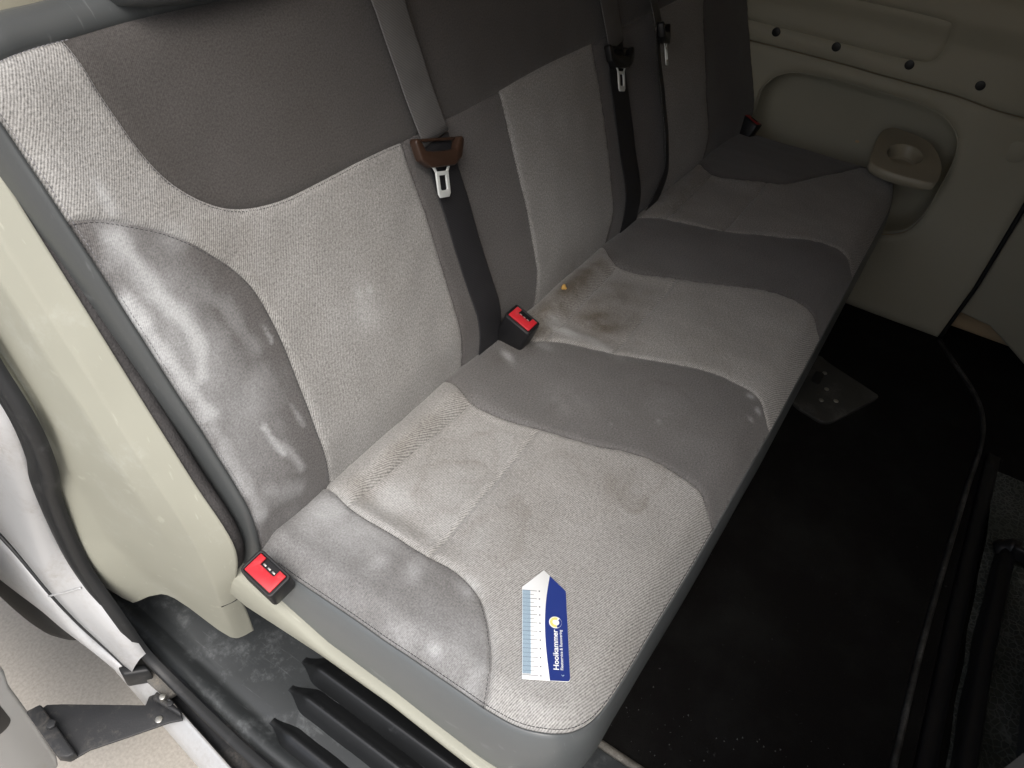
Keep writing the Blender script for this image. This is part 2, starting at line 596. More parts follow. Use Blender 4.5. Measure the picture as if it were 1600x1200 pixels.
def prism(outline, z0, z1, frame, bev=0.0, hole=None):
    """extrude a 2-D outline between two heights in a frame (origin, ax, ay, az), optional hole loop (same count) and bevelled rim"""
    o, ax, ay, az = [np.array(v, float) for v in frame]
    bm = bmesh.new()
    put = lambda p, z: bm.verts.new(o + ax * p[0] + ay * p[1] + az * z)
    n = len(outline)
    A = [put(p, z0) for p in outline]
    B = [put(p, z1) for p in outline]
    for i in range(n):
        j = (i + 1) % n
        bm.faces.new((A[i], A[j], B[j], B[i]))
    if hole is None:
        bm.faces.new(A[::-1])
        bm.faces.new(B)
    else:
        C = [put(p, z0) for p in hole]
        D = [put(p, z1) for p in hole]
        for i in range(n):
            j = (i + 1) % n
            bm.faces.new((C[j], C[i], D[i], D[j]))
            bm.faces.new((B[i], B[j], D[j], D[i]))
            bm.faces.new((A[j], A[i], C[i], C[j]))
    bmesh.ops.recalc_face_normals(bm, faces=bm.faces)
    if bev:
        es = [e for e in bm.edges if len(e.link_faces) == 2 and e.calc_face_angle(0) > math.radians(40)]
        bmesh.ops.bevel(bm, geom=es, offset=bev, segments=2, affect='EDGES', profile=0.5, clamp_overlap=True)
    me = bpy.data.meshes.new('prism')
    bm.to_mesh(me)
    bm.free()
    return sharp(me, 50)


WORLD = ((0, 0, 0), (1, 0, 0), (0, 1, 0), (0, 0, 1))


def box(x0, x1, y0, y1, z0, z1, bev=0.004):
    return prism([(x0, y0), (x1, y0), (x1, y1), (x0, y1)], z0, z1, WORLD, bev)


def merge(meshes):
    bm = bmesh.new()
    for me in meshes:
        bm.from_mesh(me)
    me = bpy.data.meshes.new('merged')
    bm.to_mesh(me)
    bm.free()
    return me


def ribbon(path, wdir, width, thick, name, mat, parent, label=None):
    """webbing: path Nx3, wdir Nx3 (unit, across), flat band with a little thickness"""
    P, T = frames(path)
    W = np.asarray(wdir, float)
    W /= np.linalg.norm(W, axis=1)[:, None]
    Nn = np.cross(T, W)
    sec = [(-.5, -.35), (-.47, -.5), (.47, -.5), (.5, -.35), (.5, .35), (.47, .5), (-.47, .5), (-.5, .35)]
    rows = [np.array([p + w * a * width + nn * b * thick for a, b in sec]) for p, w, nn in zip(P, W, Nn)]
    V, F = loft(rows, closed=True)
    F = list(F) + [tuple(range(8))[::-1], tuple(range(len(V) - 8, len(V)))]
    me = mesh(name, V, F)
    uvl = me.uv_layers.new(name='UVMap')
    d = np.r_[0, np.cumsum(np.linalg.norm(np.diff(P, axis=0), axis=1))]
    cu = np.array([a * width for a, b in sec])
    li = np.zeros(len(me.loops), int)
    me.loops.foreach_get('vertex_index', li)
    uvl.data.foreach_set('uv', np.c_[cu[li % 8], d[li // 8]].ravel())
    return link(name, fix_normals(me), mat, parent, label)


def sm(a, b, x):
    t = np.clip((x - a) / (b - a), 0, 1)
    return t * t * (3 - 2 * t)


def wob(u, v, s, seed=0):
    """cheap smooth noise from a few sines, about -1..1"""
    r = np.random.default_rng(seed)
    out = 0
    for _ in range(6):
        a = r.uniform(0, 2 * np.pi)
        k = r.uniform(0.6, 1.6) * 2 * np.pi / s
        out = out + np.sin((u * np.cos(a) + v * np.sin(a)) * k + r.uniform(0, 6.28))
    return out / 3.0


def blobs(V, lst):
    d = np.zeros(len(V))
    for cx, cy, rx, ry, ang, amp in lst:
        a = math.radians(ang)
        x = (V[:, 0] - cx) * math.cos(a) + (V[:, 1] - cy) * math.sin(a)
        y = -(V[:, 0] - cx) * math.sin(a) + (V[:, 1] - cy) * math.cos(a)
        w = wob(V[:, 0], V[:, 1], 0.06, int(abs(cx) * 1000 + abs(cy) * 100))
        r = (x / rx) ** 2 + (y / ry) ** 2
        d = np.maximum(d, amp * np.exp(-np.clip(r * (1 + 0.30 * w), 0, 50)))
    return d


def strokes(V, lst):
    d = np.zeros(len(V))
    for pts, wd, amp in lst:
        P = catmull(pts, 0.004)
        k = np.sqrt(((V[:, None, :] - P[None]) ** 2).sum(2)).min(1)
        w = 1 + 0.35 * wob(V[:, 0], V[:, 1], 0.05, int(abs(pts[0][1]) * 1000))
        d = np.maximum(d, amp * np.exp(-(k / (wd * w)) ** 2))
    return d


def rings(V, lst):
    d = np.zeros(len(V))
    for cx, cy, rx, ry, wd, amp in lst:
        w = wob(V[:, 0], V[:, 1], 0.10, int(abs(cx) * 1000 + 3)) * 0.30 + wob(V[:, 0], V[:, 1], 0.035, int(abs(cy) * 1000 + 9)) * 0.08
        r = np.sqrt(((V[:, 0] - cx) / rx) ** 2 + ((V[:, 1] - cy) / ry) ** 2) + w
        part = 0.35 + 0.65 * sm(-0.5, 0.6, wob(V[:, 0], V[:, 1], 0.13, int(abs(cx) * 500 + 21)))
        edge = np.where(r < 1, np.exp(-((r - 1) / (2.0 * wd)) ** 2), np.exp(-((r - 1) / (0.6 * wd)) ** 2))
        d = np.maximum(d, amp * part * edge + 0.25 * amp * (r < 1))
    return d


# ------------------------------------------------------------------ the setting: ground outside, van floor, van shell
link('ground', box(-60, 60, -60, 60, -0.70, -0.50, 0.0), 'ground', kind='structure', smooth=False)
link('van_floor', box(0.214, 1.80, -2.2, 1.3, -0.06, 0.0, 0.002), 'carpet', kind='structure', smooth=False)
vs = bpy.data.objects.new('van_shell', None)
COL.objects.link(vs)
tag(vs, kind='structure')
link('roof', box(0.08, 1.86, -2.2, 1.3, 1.22, 1.26), 'shell', vs)
link('far_wall', box(1.82, 1.86, -2.2, 1.3, -0.06, 1.22), 'shell', vs)
link('rear_wall', box(-0.10, 1.86, 1.3, 1.34, -0.06, 1.22), 'shelld', vs)
link('front_wall', box(-0.10, 1.86, -2.24, -2.2, -0.06, 1.22), 'shelld', vs)
link('rear_side_wall', box(-0.06, -0.02, 0.40, 1.3, 0.0, 1.26), 'trim', vs)
link('front_side_wall', box(-0.10, -0.06, -2.2, -0.60, -0.06, 1.24), 'shelld', vs)
link('loading_floor', box(-0.05, 0.21, 0.36, 1.3, -0.06, -0.004, 0.002), 'carpet', vs)

# ------------------------------------------------------------------ bench seat
bench = thing('bench_seat', (0.84, -0.2, 0.0), 'long grey three-person cloth bench seat with dark wavy bolsters', 'bench seat')

# --- cushion
FRONT = -0.421
FAR = 1.684


def cushion(x, y, h=0.0):
    x = np.asarray(x, float)
    y = np.asarray(y, float)
    z = 0.400 + 0 * x
    front = FRONT + 0.012 * sm(0.5, 0.0, x)
    d = y - front
    z = z - 0.024 * np.clip(1 - d / 0.055, 0, 1) ** 2
    z = z - 0.006 * np.clip(1 - x / 0.022, 0, 1) ** 2
    # rounded near front corner
    dc = np.hypot(np.clip(0.06 - x, 0, None), np.clip(front + 0.06 - y, 0, None))
    z = z - 0.012 * sm(0.03, 0.06, dc)
    z = z - 0.012 * np.clip(1 - (FAR - x) / 0.05, 0, 1) ** 2
    z = z - 0.028 * np.clip((y + 0.004) / 0.034, 0, 1) ** 2
    # each place: roll at the back, dished insert
    for c in (0.235, 0.715, 1.215):
        m = sm(0.135, 0.10, np.abs(x - c - 0.12 * np.clip(-y - 0.15, 0, 1)))
        z = z + m * 0.007 * np.exp(-((y + 0.016) / 0.015) ** 2)
        z = z - m * 0.010 * sm(-0.026, -0.046, y) * sm(-0.24, -0.08, y)
    z = z + 0.0020 * wob(x, y, 0.22, 5) + 0.0006 * wob(x, y, 0.07, 6)
    return np.stack([x, y, z + h], 1)


S = 0.005
BACK = 0.03
cur = {}
cur['bolster'] = catmull([(0.112, BACK), (0.109, -0.005), (0.103, -0.033), (0.101, -0.06), (0.102, -0.10), (0.103, -0.155), (0.105, -0.188), (0.101, -0.215),
                          (0.091, -0.239), (0.075, -0.258), (0.057, -0.275), (0.037, -0.290), (0.019, -0.300), (0.0, -0.309)], S)
cur['w1l'] = catmull([(0.366, BACK), (0.362, -0.006), (0.354, -0.029), (0.351, -0.050), (0.351, -0.065), (0.355, -0.111), (0.362, -0.152), (0.374, -0.198), (0.386, -0.240),
                      (0.400, -0.275), (0.405, -0.313), (0.401, -0.349), (0.395, -0.38), (0.383, -0.400), (0.372, -0.4175)], S)
cur['w1u'] = catmull([(0.50, BACK), (0.512, -0.01), (0.530, -0.045), (0.543, -0.062), (0.559, -0.095), (0.578, -0.142), (0.584, -0.160), (0.604, -0.215), (0.619, -0.251), (0.634, -0.286),
                      (0.641, -0.324), (0.639, -0.356), (0.631, -0.385), (0.620, -0.403), (0.610, FRONT)], S)
cur['w2l'] = catmull([(0.885, BACK), (0.868, 0.004), (0.838, -0.027), (0.832, -0.052), (0.837, -0.094), (0.855, -0.150), (0.885, -0.211), (0.908, -0.258), (0.932, -0.306),
                      (0.936, -0.351), (0.923, -0.389), (0.910, -0.410), (0.902, FRONT)], S)
cur['w2u'] = catmull([(1.005, BACK), (1.028, 0.002), (1.054, -0.034), (1.064, -0.076), (1.093, -0.155), (1.148, -0.248), (1.184, -0.308), (1.190, -0.357), (1.176, -0.395), (1.162, FRONT)], S)
cur['far'] = catmull([(1.40, BACK), (1.374, 0.002), (1.342, -0.037), (1.352, -0.093), (1.388, -0.16), (1.41, -0.19), (1.478, -0.228), (1.594, -0.287), (FAR, -0.334)], S)
near_edge = catmull([(0.0, -0.309), (0.002, -0.336), (0.006, -0.356), (0.014, -0.374), (0.026, -0.388), (0.042, -0.398), (0.066, -0.405), (0.11, -0.409), (0.2, -0.412), (0.30, -0.4155), (0.372, -0.4175)], S)
far_edge = catmull([(FAR, -0.334), (1.678, -0.364), (1.655, -0.392), (1.61, -0.411), (1.55, -0.4195), (1.50, FRONT)], S)


def yline(c1, c2, y1, y2):
    """horizontal seam between two boundary curves; snaps to curve samples"""
    i = np.argmin(np.abs(c1[:, 1] - y1) + 0 * c1[:, 0])
    j = np.argmin(np.abs(c2[:, 1] - y2))
    return i, j, line(c1[i], c2[j], S)


POW_C = [(0.080, -0.071, 0.030, 0.05, 20, 0.28), (0.083, -0.02, 0.03, 0.03, 0, 0.42), (0.076, -0.156, 0.016, 0.010, 30, 0.30), (0.096, -0.221, 0.014, 0.012, 0, 0.32),
         (0.062, -0.118, 0.018, 0.012, 0, 0.25), (0.015, -0.233, 0.008, 0.011, 0, 0.40), (0.012, -0.197, 0.012, 0.02, 0, 0.22), (0.014, -0.285, 0.02, 0.012, 0, 0.22), (0.03, -0.25, 0.03, 0.04, 0, 0.16),
         (0.583, -0.070, 0.014, 0.030, 0, 0.75), (0.604, -0.040, 0.02, 0.022, 0, 0.55), (0.590, -0.125, 0.012, 0.045, -8, 0.40), (0.526, -0.062, 0.012, 0.02, 0, 0.25), (0.470, -0.03, 0.02, 0.008, 60, 0.5),
         (0.429, -0.230, 0.0022, 0.0022, 0, 1.0), (0.477, -0.284, 0.0032, 0.0032, 0, 1.0), (0.622, -0.374, 0.006, 0.006, 0, 0.8), (0.605, -0.394, 0.006, 0.005, 0, 0.8), (0.575, -0.392, 0.005, 0.005, 0, 0.6),
         (0.44, -0.16, 0.05, 0.06, 30, 0.12), (0.50, -0.28, 0.06, 0.06, 0, 0.13), (0.46, -0.33, 0.04, 0.05, 0, 0.10), (0.90, -0.15, 0.05, 0.06, 0, 0.12), (1.0, -0.25, 0.05, 0.06, 0, 0.10),
         (0.150, -0.075, 0.030, 0.030, 0, 0.40), (0.20, -0.12, 0.07, 0.05, 0, 0.22), (0.30, -0.12, 0.05, 0.04, 0, 0.15), (0.15, -0.14, 0.03, 0.02, 0, 0.28),
         (0.16, -0.19, 0.04, 0.02, 0, 0.2)]
ST_C = [(0.60, -0.02, 0.12, 0.03, 0, 1.0), (0.72, -0.015, 0.12, 0.028, 0, 0.95), (0.66, -0.10, 0.06, 0.05, 10, 0.95), (0.75, -0.09, 0.06, 0.05, 0, 0.55), (0.62, -0.13, 0.04, 0.03, 0, 0.4),
        (0.127, -0.03, 0.02, 0.018, 0, 0.45), (0.22, -0.028, 0.10, 0.012, 0, 0.35), (0.34, -0.03, 0.03, 0.02, 0, 0.25), (1.2, -0.02, 0.14, 0.03, 0, 0.45), (0.14, -0.088, 0.018, 0.012, 40, 0.35),
        (0.32, -0.285, 0.03, 0.02, 20, 0.30), (0.48, -0.03, 0.04, 0.02, 0, 0.5)]
RG_C = [(0.20, -0.105, 0.075, 0.035, 0.09, 0.38), (0.255, -0.095, 0.055, 0.04, 0.08, 0.28), (0.175, -0.20, 0.06, 0.03, 0.12, 0.26), (0.35, -0.315, 0.05, 0.028, 0.14, 0.36), (0.27, -0.22, 0.07, 0.05, 0.1, 0.15),
        (0.52, -0.28, 0.045, 0.045, 0.08, 0.25), (0.43, -0.17, 0.045, 0.03, 0.1, 0.2), (0.16, -0.128, 0.010, 0.008, 0.25, 0.3), (0.70, -0.28, 0.06, 0.05, 0.1, 0.12)]
mC = {'dust': lambda V: 1.05 * blobs(V, POW_C) + 0.19 * sm(0.16, 0.04, V[:, 0]) + 0.10 * sm(0.7, 0.2, V[:, 0]), 'stain': lambda V: np.maximum(1.2 * blobs(V, ST_C), 0.95 * rings(V, RG_C))}

cushion_part = None


def cpanel(poly, mat, label=None, grid=0.006, depth=0.0044):
    return panel('fabric_panel', [poly], cushion, mat, cushion_part, grid, depth, 0.0026, label, mC)


# vinyl skirt of the cushion, rolled over the seam and down the sides
loop = join(line((0.0, BACK), (0.0, -0.309), 0.01), near_edge, line((0.372, -0.4175), (0.61, FRONT), 0.02), line((0.61, FRONT), (1.50, FRONT), 0.03), far_edge[::-1], line((FAR, -0.334), (FAR, BACK), 0.02))
loop = resample(loop, 0.008)
tg = np.gradient(loop, axis=0)
tg /= np.linalg.norm(tg, axis=1)[:, None]
on = np.c_[tg[:, 1], -tg[:, 0]]
cenl = np.array([0.8, -0.2])
sg = np.sign(((loop - cenl) * on).sum(1))
on = np.where(np.abs(loop[:, :1] - 0.8) < 2, on * np.sign(np.median(sg)), on)
s0 = cushion(loop[:, 0], loop[:, 1], -0.0044)
rows = []
frontm = sm(0.03, 0.12, loop[:, 0]) * sm(-0.30, -0.38, loop[:, 1])
side = ((0.0, -0.001), (0.0010, 0.0016), (0.0028, 0.0008), (0.0058, -0.004), (0.0090, -0.013), (0.0112, -0.026), (0.0122, -0.048), (0.0120, -0.078), (0.0085, -0.108), (-0.010, -0.124), (-0.04, -0.128))
frnt = ((0.0, -0.001), (0.0008, -0.001), (0.0018, -0.004), (0.0036, -0.012), (0.0052, -0.022), (0.0068, -0.036), (0.0076, -0.052), (0.0070, -0.075), (0.003, -0.100), (-0.006, -0.112), (-0.04, -0.114))
for (o1, z1), (o2, z2) in zip(side, frnt):
    za = s0[:, 2] + z1
    zb = s0[:, 2] + z2
    off = o1 * (1 - frontm) + o2 * frontm
    rows.append(np.c_[loop[:, 0] + on[:, 0] * off, loop[:, 1] + on[:, 1] * off, za * (1 - frontm) + zb * frontm])
for k in range(5, len(rows)):
    rows[k][:, 2] += 0.0005 * wob(loop[:, 0], loop[:, 1], 0.4, 4)
V, F = loft(rows)
cushion_part = link('seat_cushion', fix_normals(mesh('seat_cushion', V, F)), 'vinyl', bench, 'smooth grey vinyl skirt round the cushion')

b, w1l, w1u, w2l, w2u, fr = (cur[k] for k in ('bolster', 'w1l', 'w1u', 'w2l', 'w2u', 'far'))
cpanel(join(line((0, BACK), (0, -0.309), S), b[::-1], line((0.112, BACK), (0, BACK), S)), 'dark_seat', 'dark dusty bolster at the door end of the cushion', 0.005)


def place(cl, cr, mat, y_strip, y_seam, front_chain, grid, lab=None):
    i1, j1, l1 = yline(cl, cr, *y_strip)
    i2, j2, l2 = yline(cl, cr, *y_seam)
    cpanel(join(cl[:i1 + 1], l1, cr[:j1 + 1][::-1], line(cr[0], cl[0], S)), mat, None, grid)
    cpanel(join(cl[i1:i2 + 1], l2, cr[j1:j2 + 1][::-1], l1[::-1]), mat, lab, grid)
    cpanel(join(cl[i2:], front_chain, cr[j2:][::-1], l2[::-1]), mat, None, grid)


place(b, w1l, 'light_seat', (-0.034, -0.044), (-0.158, -0.150), near_edge, 0.005, 'light insert with pale dried stains nearest the door')
cpanel(join(w1l, line(w1l[-1], w1u[-1], S), w1u[::-1], line(w1u[0], w1l[0], S)), 'dark_seat', 'dark wavy strip beside the middle buckle', 0.006)
place(w1u, w2l, 'light_seat', (-0.055, -0.042), (-0.157, -0.153), line(w1u[-1], w2l[-1], S), 0.007, 'light insert with brown dirt at its back edge')
cpanel(join(w2l, line(w2l[-1], w2u[-1], S), w2u[::-1], line(w2u[0], w2l[0], S)), 'dark_seat', 'dark wavy strip towards the far side wall', 0.008)
place(w2u, fr, 'light_seat', (-0.044, -0.036), (-0.155, -0.156), join(line(w2u[-1], (1.50, FRONT), S), far_edge[::-1]), 0.009)
cpanel(join(fr, line((FAR, -0.334), (FAR, BACK), 0.01), line((FAR, BACK), fr[0], 0.01)), 'dark_seat', 'dark bolster at the far end of the cushion', 0.009)

# --- backrest
R22 = math.radians(22)
sb, cb = math.sin(R22), math.cos(R22)


def back(u, v, h=0.0):
    """point on the backrest: u along the bench, v up the slope, h towards the sitter"""
    u = np.asarray(u, float)
    v = np.asarray(v, float)
    h = h + 0 * u
    h = h - 0.030 * np.clip((0.055 - v) / 0.095, 0, 1) ** 1.5        # rolls under at the bottom
    h = h + 0.024 * sm(1.47, 1.66, u)                                # far bolster
    h = h - 0.010 * np.clip(1 - (u + 0.02) / 0.035, 0, 1) ** 2        # near edge rounding
    h = h - 0.014 * np.clip((v - 0.485) / 0.05, 0, 1) ** 2            # top rounding
    h = h + 0.004 * np.exp(-((u - 0.06) / 0.06) ** 2) * sm(0.40, 0.3, v)
    for c in (0.26, 0.79, 1.32):
        h = h + 0.007 * np.exp(-((v - 0.14) / 0.11) ** 2) * sm(0.16, 0.05, np.abs(u - c))
    h = h - 0.004 * (np.exp(-((u - 0.53) / 0.05) ** 2) + np.exp(-((u - 1.07) / 0.06) ** 2)) * sm(0.36, 0.25, v)
    h = h + 0.0014 * wob(u, v, 0.25, 15) + 0.0005 * wob(u, v, 0.08, 16)
    return np.stack([u, v * sb - h * cb, 0.41 + v * cb + h * sb], 1)


BOT = -0.045
TOP = 0.527
UF = 1.70
lseam = catmull([(0.004, BOT), (0.004, 0.06), (0.001, 0.13), (-0.004, 0.2), (-0.008, 0.26), (-0.012, 0.32), (-0.017, 0.387)], S)
lseam2 = catmull([(-0.017, 0.387), (-0.020, 0.43), (-0.023, 0.465), (-0.025, 0.488), (-0.020, 0.506), (-0.007, 0.5165), (0.024, 0.521), (0.054, 0.522)], S)
topc = catmull([(0.054, 0.522), (0.13, 0.526), (0.25, TOP), (0.5, 0.530), (1.0, 0.532), (1.5, 0.530), (1.62, 0.522), (UF, 0.50)], 0.008)
petal = catmull([(-0.017, 0.387), (0.004, 0.381), (0.028, 0.367), (0.055, 0.349), (0.077, 0.328), (0.094, 0.306), (0.107, 0.288), (0.120, 0.260), (0.126, 0.225), (0.127, 0.182),
                 (0.125, 0.129), (0.122, 0.074), (0.121, 0.022), (0.120, BOT)], S)
tdark = catmull([(0.054, 0.522), (0.057, 0.502), (0.060, 0.477), (0.065, 0.451), (0.072, 0.419), (0.083, 0.391), (0.099, 0.369), (0.119, 0.351), (0.139, 0.340), (0.167, 0.332),
                 (0.206, 0.3275), (0.263, 0.328), (0.325, 0.330), (0.372, 0.330), (0.408, 0.3285)], S)
s1r = catmull([(0.408, 0.3285), (0.408, 0.296), (0.411, 0.235), (0.412, 0.176), (0.413, 0.121), (0.412, 0.07), (0.409, 0.015), (0.405, BOT)], S)
mid1 = catmull([(0.408, 0.3285), (0.506, 0.331), (0.557, 0.332), (0.640, 0.336)], S)
s2l = catmull([(0.640, 0.336), (0.641, 0.282), (0.640, 0.212), (0.639, 0.142), (0.634, 0.078), (0.625, 0.011), (0.618, BOT)], S)
mid2 = catmull([(0.640, 0.336), (0.711, 0.340), (0.825, 0.343), (0.944, 0.343)], S)
s2r = catmull([(0.944, 0.343), (0.943, 0.262), (0.938, 0.190), (0.931, 0.125), (0.918, 0.06), (0.900, 0.01), (0.885, BOT)], S)
mid3 = catmull([(0.944, 0.343), (1.08, 0.346), (1.205, 0.350)], S)
s3l = catmull([(1.205, 0.350), (1.202, 0.252), (1.185, 0.112), (1.165, 0.021), (1.15, BOT)], S)
mid4 = catmull([(1.205, 0.350), (1.35, 0.352), (1.46, 0.356), (1.50, 0.366)], 0.008)
mid5 = catmull([(1.50, 0.366), (1.60, 0.40), (UF, 0.43)], 0.008)
s3r = catmull([(1.50, 0.366), (1.475, 0.310), (1.462, 0.265), (1.450, 0.203), (1.430, 0.122), (1.420, 0.029), (1.41, BOT)], 0.008)

POW_B = [(0.019, 0.395, 0.007, 0.022, 0, 0.62), (0.06, 0.155, 0.045, 0.05, 0, 0.42), (0.025, 0.235, 0.040, 0.12, 0, 0.52), (0.04, 0.15, 0.05, 0.12, 0, 0.36), (0.250, 0.189, 0.010, 0.012, 0, 0.50), (0.268, 0.186, 0.007, 0.010, 0, 0.48), (0.25, 0.165, 0.03, 0.03, 0, 0.30), (0.06, 0.34, 0.03, 0.02, 0, 0.35)]
STR_B = [([(0.010, 0.362), (0.016, 0.335), (0.022, 0.305)], 0.014, 0.78), ([(0.022, 0.300), (0.032, 0.262), (0.034, 0.235), (0.024, 0.205)], 0.013, 0.95), ([(-0.006, 0.305), (0.0, 0.25), (0.008, 0.205), (0.014, 0.165)], 0.012, 0.80),
         ([(0.012, 0.15), (0.012, 0.10), (0.014, 0.03)], 0.012, 0.50), ([(0.060, 0.118), (0.064, 0.095), (0.067, 0.075)], 0.0050, 0.80), ([(0.071, 0.085), (0.078, 0.060), (0.080, 0.045)], 0.0060, 0.52),
         ([(0.112, 0.216), (0.114, 0.196)], 0.003, 0.6), ([(0.102, 0.12), (0.106, 0.09)], 0.004, 0.45), ([(0.05, 0.30), (0.08, 0.25), (0.09, 0.2)], 0.014, 0.30), ([(0.03, 0.05), (0.07, 0.02)], 0.016, 0.35)]
mB = {'dust': lambda V: np.maximum(blobs(V, POW_B), strokes(V, STR_B)) + 0.10 * sm(0.14, 0.0, V[:, 0]) * sm(0.42, 0.3, V[:, 1]), 'stain': lambda V: blobs(V, [(0.10, 0.30, 0.06, 0.09, 30, 0.25), (0.5, 0.05, 0.1, 0.05, 0, 0.3), (0.75, 0.0, 0.14, 0.03, 0, 0.4)])}

# vinyl shell: near side and top band, rolled back behind the cloth
shell_path = join(lseam, lseam2, topc)
shell_path = resample(shell_path, 0.008)
tg = np.gradient(shell_path, axis=0)
tg /= np.linalg.norm(tg, axis=1)[:, None]
on = np.c_[-tg[:, 1], tg[:, 0]]
rows = []
for off, dh in ((0.0, -0.0034), (0.0015, 0.0002), (0.005, -0.0005), (0.008, -0.005), (0.0105, -0.014), (0.0115, -0.028), (0.0105, -0.060), (0.008, -0.095), (0.004, -0.12)):
    q = shell_path + on * off
    topw = sm(0.49, 0.52, shell_path[:, 1])
    q = q + on * (off * 1.9 * topw)[:, None]
    base = back(shell_path[:, 0], shell_path[:, 1], 0.0)
    P = back(shell_path[:, 0], shell_path[:, 1], np.full(len(q), dh))
    du = q - shell_path
    P = P + np.c_[du[:, 0], du[:, 1] * sb, du[:, 1] * cb]
    rows.append(P)
V, F = loft(rows)
backrest = link('backrest', fix_normals(mesh('backrest', V, F)), 'vinylb', bench, 'blue-grey vinyl edge round the backrest')


def bpanel(poly, mat, label=None, grid=0.007):
    return panel('fabric_panel', [poly], back, mat, backrest, grid, 0.0034, 0.0026, label, mB)


bpanel(join(lseam2, tdark, s1r, line(s1r[-1], petal[-1], S), petal[::-1]), 'light', 'light ribbed panel of the place nearest the door', 0.006)
bpanel(join(petal, line(petal[-1], lseam[0], S), lseam), 'dark', 'dark petal-shaped bolster smeared with white powder', 0.005)
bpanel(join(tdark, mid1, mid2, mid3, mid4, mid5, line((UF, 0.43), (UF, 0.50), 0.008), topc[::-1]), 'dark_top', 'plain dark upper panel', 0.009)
bpanel(join(mid1, s2l, line(s2l[-1], s1r[-1], S), s1r[::-1]), 'dark', None, 0.008)
bpanel(join(mid2, s2r, line(s2r[-1], s2l[-1], S), s2l[::-1]), 'light', 'light panel of the middle place', 0.008)
bpanel(join(mid3, s3l, line(s3l[-1], s2r[-1], S), s2r[::-1]), 'dark', None, 0.009)
bpanel(join(mid4, s3r, line(s3r[-1], s3l[-1], S), s3l[::-1]), 'light', 'light panel of the far place', 0.009)
bpanel(join(mid5, line((UF, 0.43), (UF, BOT), 0.01), line((UF, BOT), s3r[-1], 0.01), s3r[::-1]), 'dark', None, 0.01)


def stitches(curve3, nrm, name, mat, parent, L=0.0036, gap=0.0058, w=0.0007):
    """a row of thread stitches along a seam"""
    P = resample(curve3, gap)
    nrm = np.asarray(nrm, float)
    V, F = [], []
    T = np.gradient(P, axis=0)
    T /= np.linalg.norm(T, axis=1)[:, None]
    for p, t in zip(P, T):
        s = np.cross(t, nrm)
        s /= np.linalg.norm(s)
        k = len(V)
        for e, hh in ((-.5, -0.4), (-.25, 0.8), (.25, 0.8), (.5, -0.4)):
            for q in (-1, 0, 1):
                V.append(p + t * L * e + s * w * q + nrm * w * (hh + (0.4 if q == 0 else 0)))
        for r in range(3):
            for c in range(2):
                a = k + r * 3 + c
                F.append((a, a + 1, a + 4, a + 3))
    o = link(name, mesh(name, V, F), mat, parent)
    o['kind'] = 'stuff'
    return o


nb = (0, -cb, sb)
sp = join(lseam, lseam2)
stitches(back(sp[:, 0] + 0.0026, sp[:, 1], np.full(len(sp), -0.0008)), nb, 'seam_stitching', 'thread', backrest, 0.0028, 0.0042, 0.0004)
ce = join(line((0.0, -0.02), (0.0, -0.309), S), near_edge)
stitches(cushion(ce[:, 0] + 0.0018, ce[:, 1] + 0.001, -0.0012), (0, 0, 1), 'seam_stitching', 'threadd', cushion_part, 0.0034, 0.0042, 0.0004)

for cv in (petal, tdark, s1r, s2l):
    tn = np.gradient(cv, axis=0)
    tn /= np.linalg.norm(tn, axis=1)[:, None]
    q = cv + 0.0026 * np.c_[tn[:, 1], -tn[:, 0]]
    stitches(back(q[:, 0], q[:, 1], np.full(len(q), -0.0010)), nb, 'seam_stitching', 'threadd', backrest, 0.0028, 0.0044, 0.00035)
for cv in (b, w1l, w1u):
    tn = np.gradient(cv, axis=0)
    tn /= np.linalg.norm(tn, axis=1)[:, None]
    q = cv + 0.0026 * np.c_[tn[:, 1], -tn[:, 0]]
    q = q[(q[:, 1] < -0.01) & (q[:, 1] > -0.40)]
    stitches(cushion(q[:, 0], q[:, 1], -0.0014), (0, 0, 1), 'seam_stitching', 'threadd', cushion_part, 0.0028, 0.0044, 0.00035)

# headrest standing on the top edge of the backrest (only its foot shows)
hr = back([0.205], [0.570], 0.03)[0]
hx, hv, hn = np.array([1, 0, 0]), np.array([0, sb, cb]), np.array([0, -cb, sb])
bm = bmesh.new()
bmesh.ops.create_cube(bm, size=1.0)
bmesh.ops.subdivide_edges(bm, edges=bm.edges, cuts=5, use_grid_fill=True)
for v in bm.verts:
    p = v.co * 2
    q = Vector([math.copysign(abs(c) ** 1.0, c) for c in p])
    n4 = (abs(p.x) ** 8 + abs(p.y) ** 8 + abs(p.z) ** 8) ** 0.125
    q = p / n4 * max(abs(p.x), abs(p.y), abs(p.z))
    co = Vector(hr) + Vector(hx) * q.x * 0.100 + Vector(hv) * (q.y * 0.055 + 0.015 + 0.006 * q.x * q.x) + Vector(hn) * (q.z * 0.045 - 0.030)
    v.co = co
me = bpy.data.meshes.new('headrest')
bm.to_mesh(me)
bm.free()
headrest = link('headrest', me, 'vinylb', bench)
for du in (-0.05, 0.05):
    p0 = back([0.215 + du], [0.50], 0.0)[0] + hn * -0.05
    V, F = tube_vf(resample([p0, p0 + hv * 0.12], 0.02), circle_section(0.006), up=hn)
    link('headrest_post', mesh('headrest_post', V, F), 'steel', headrest)

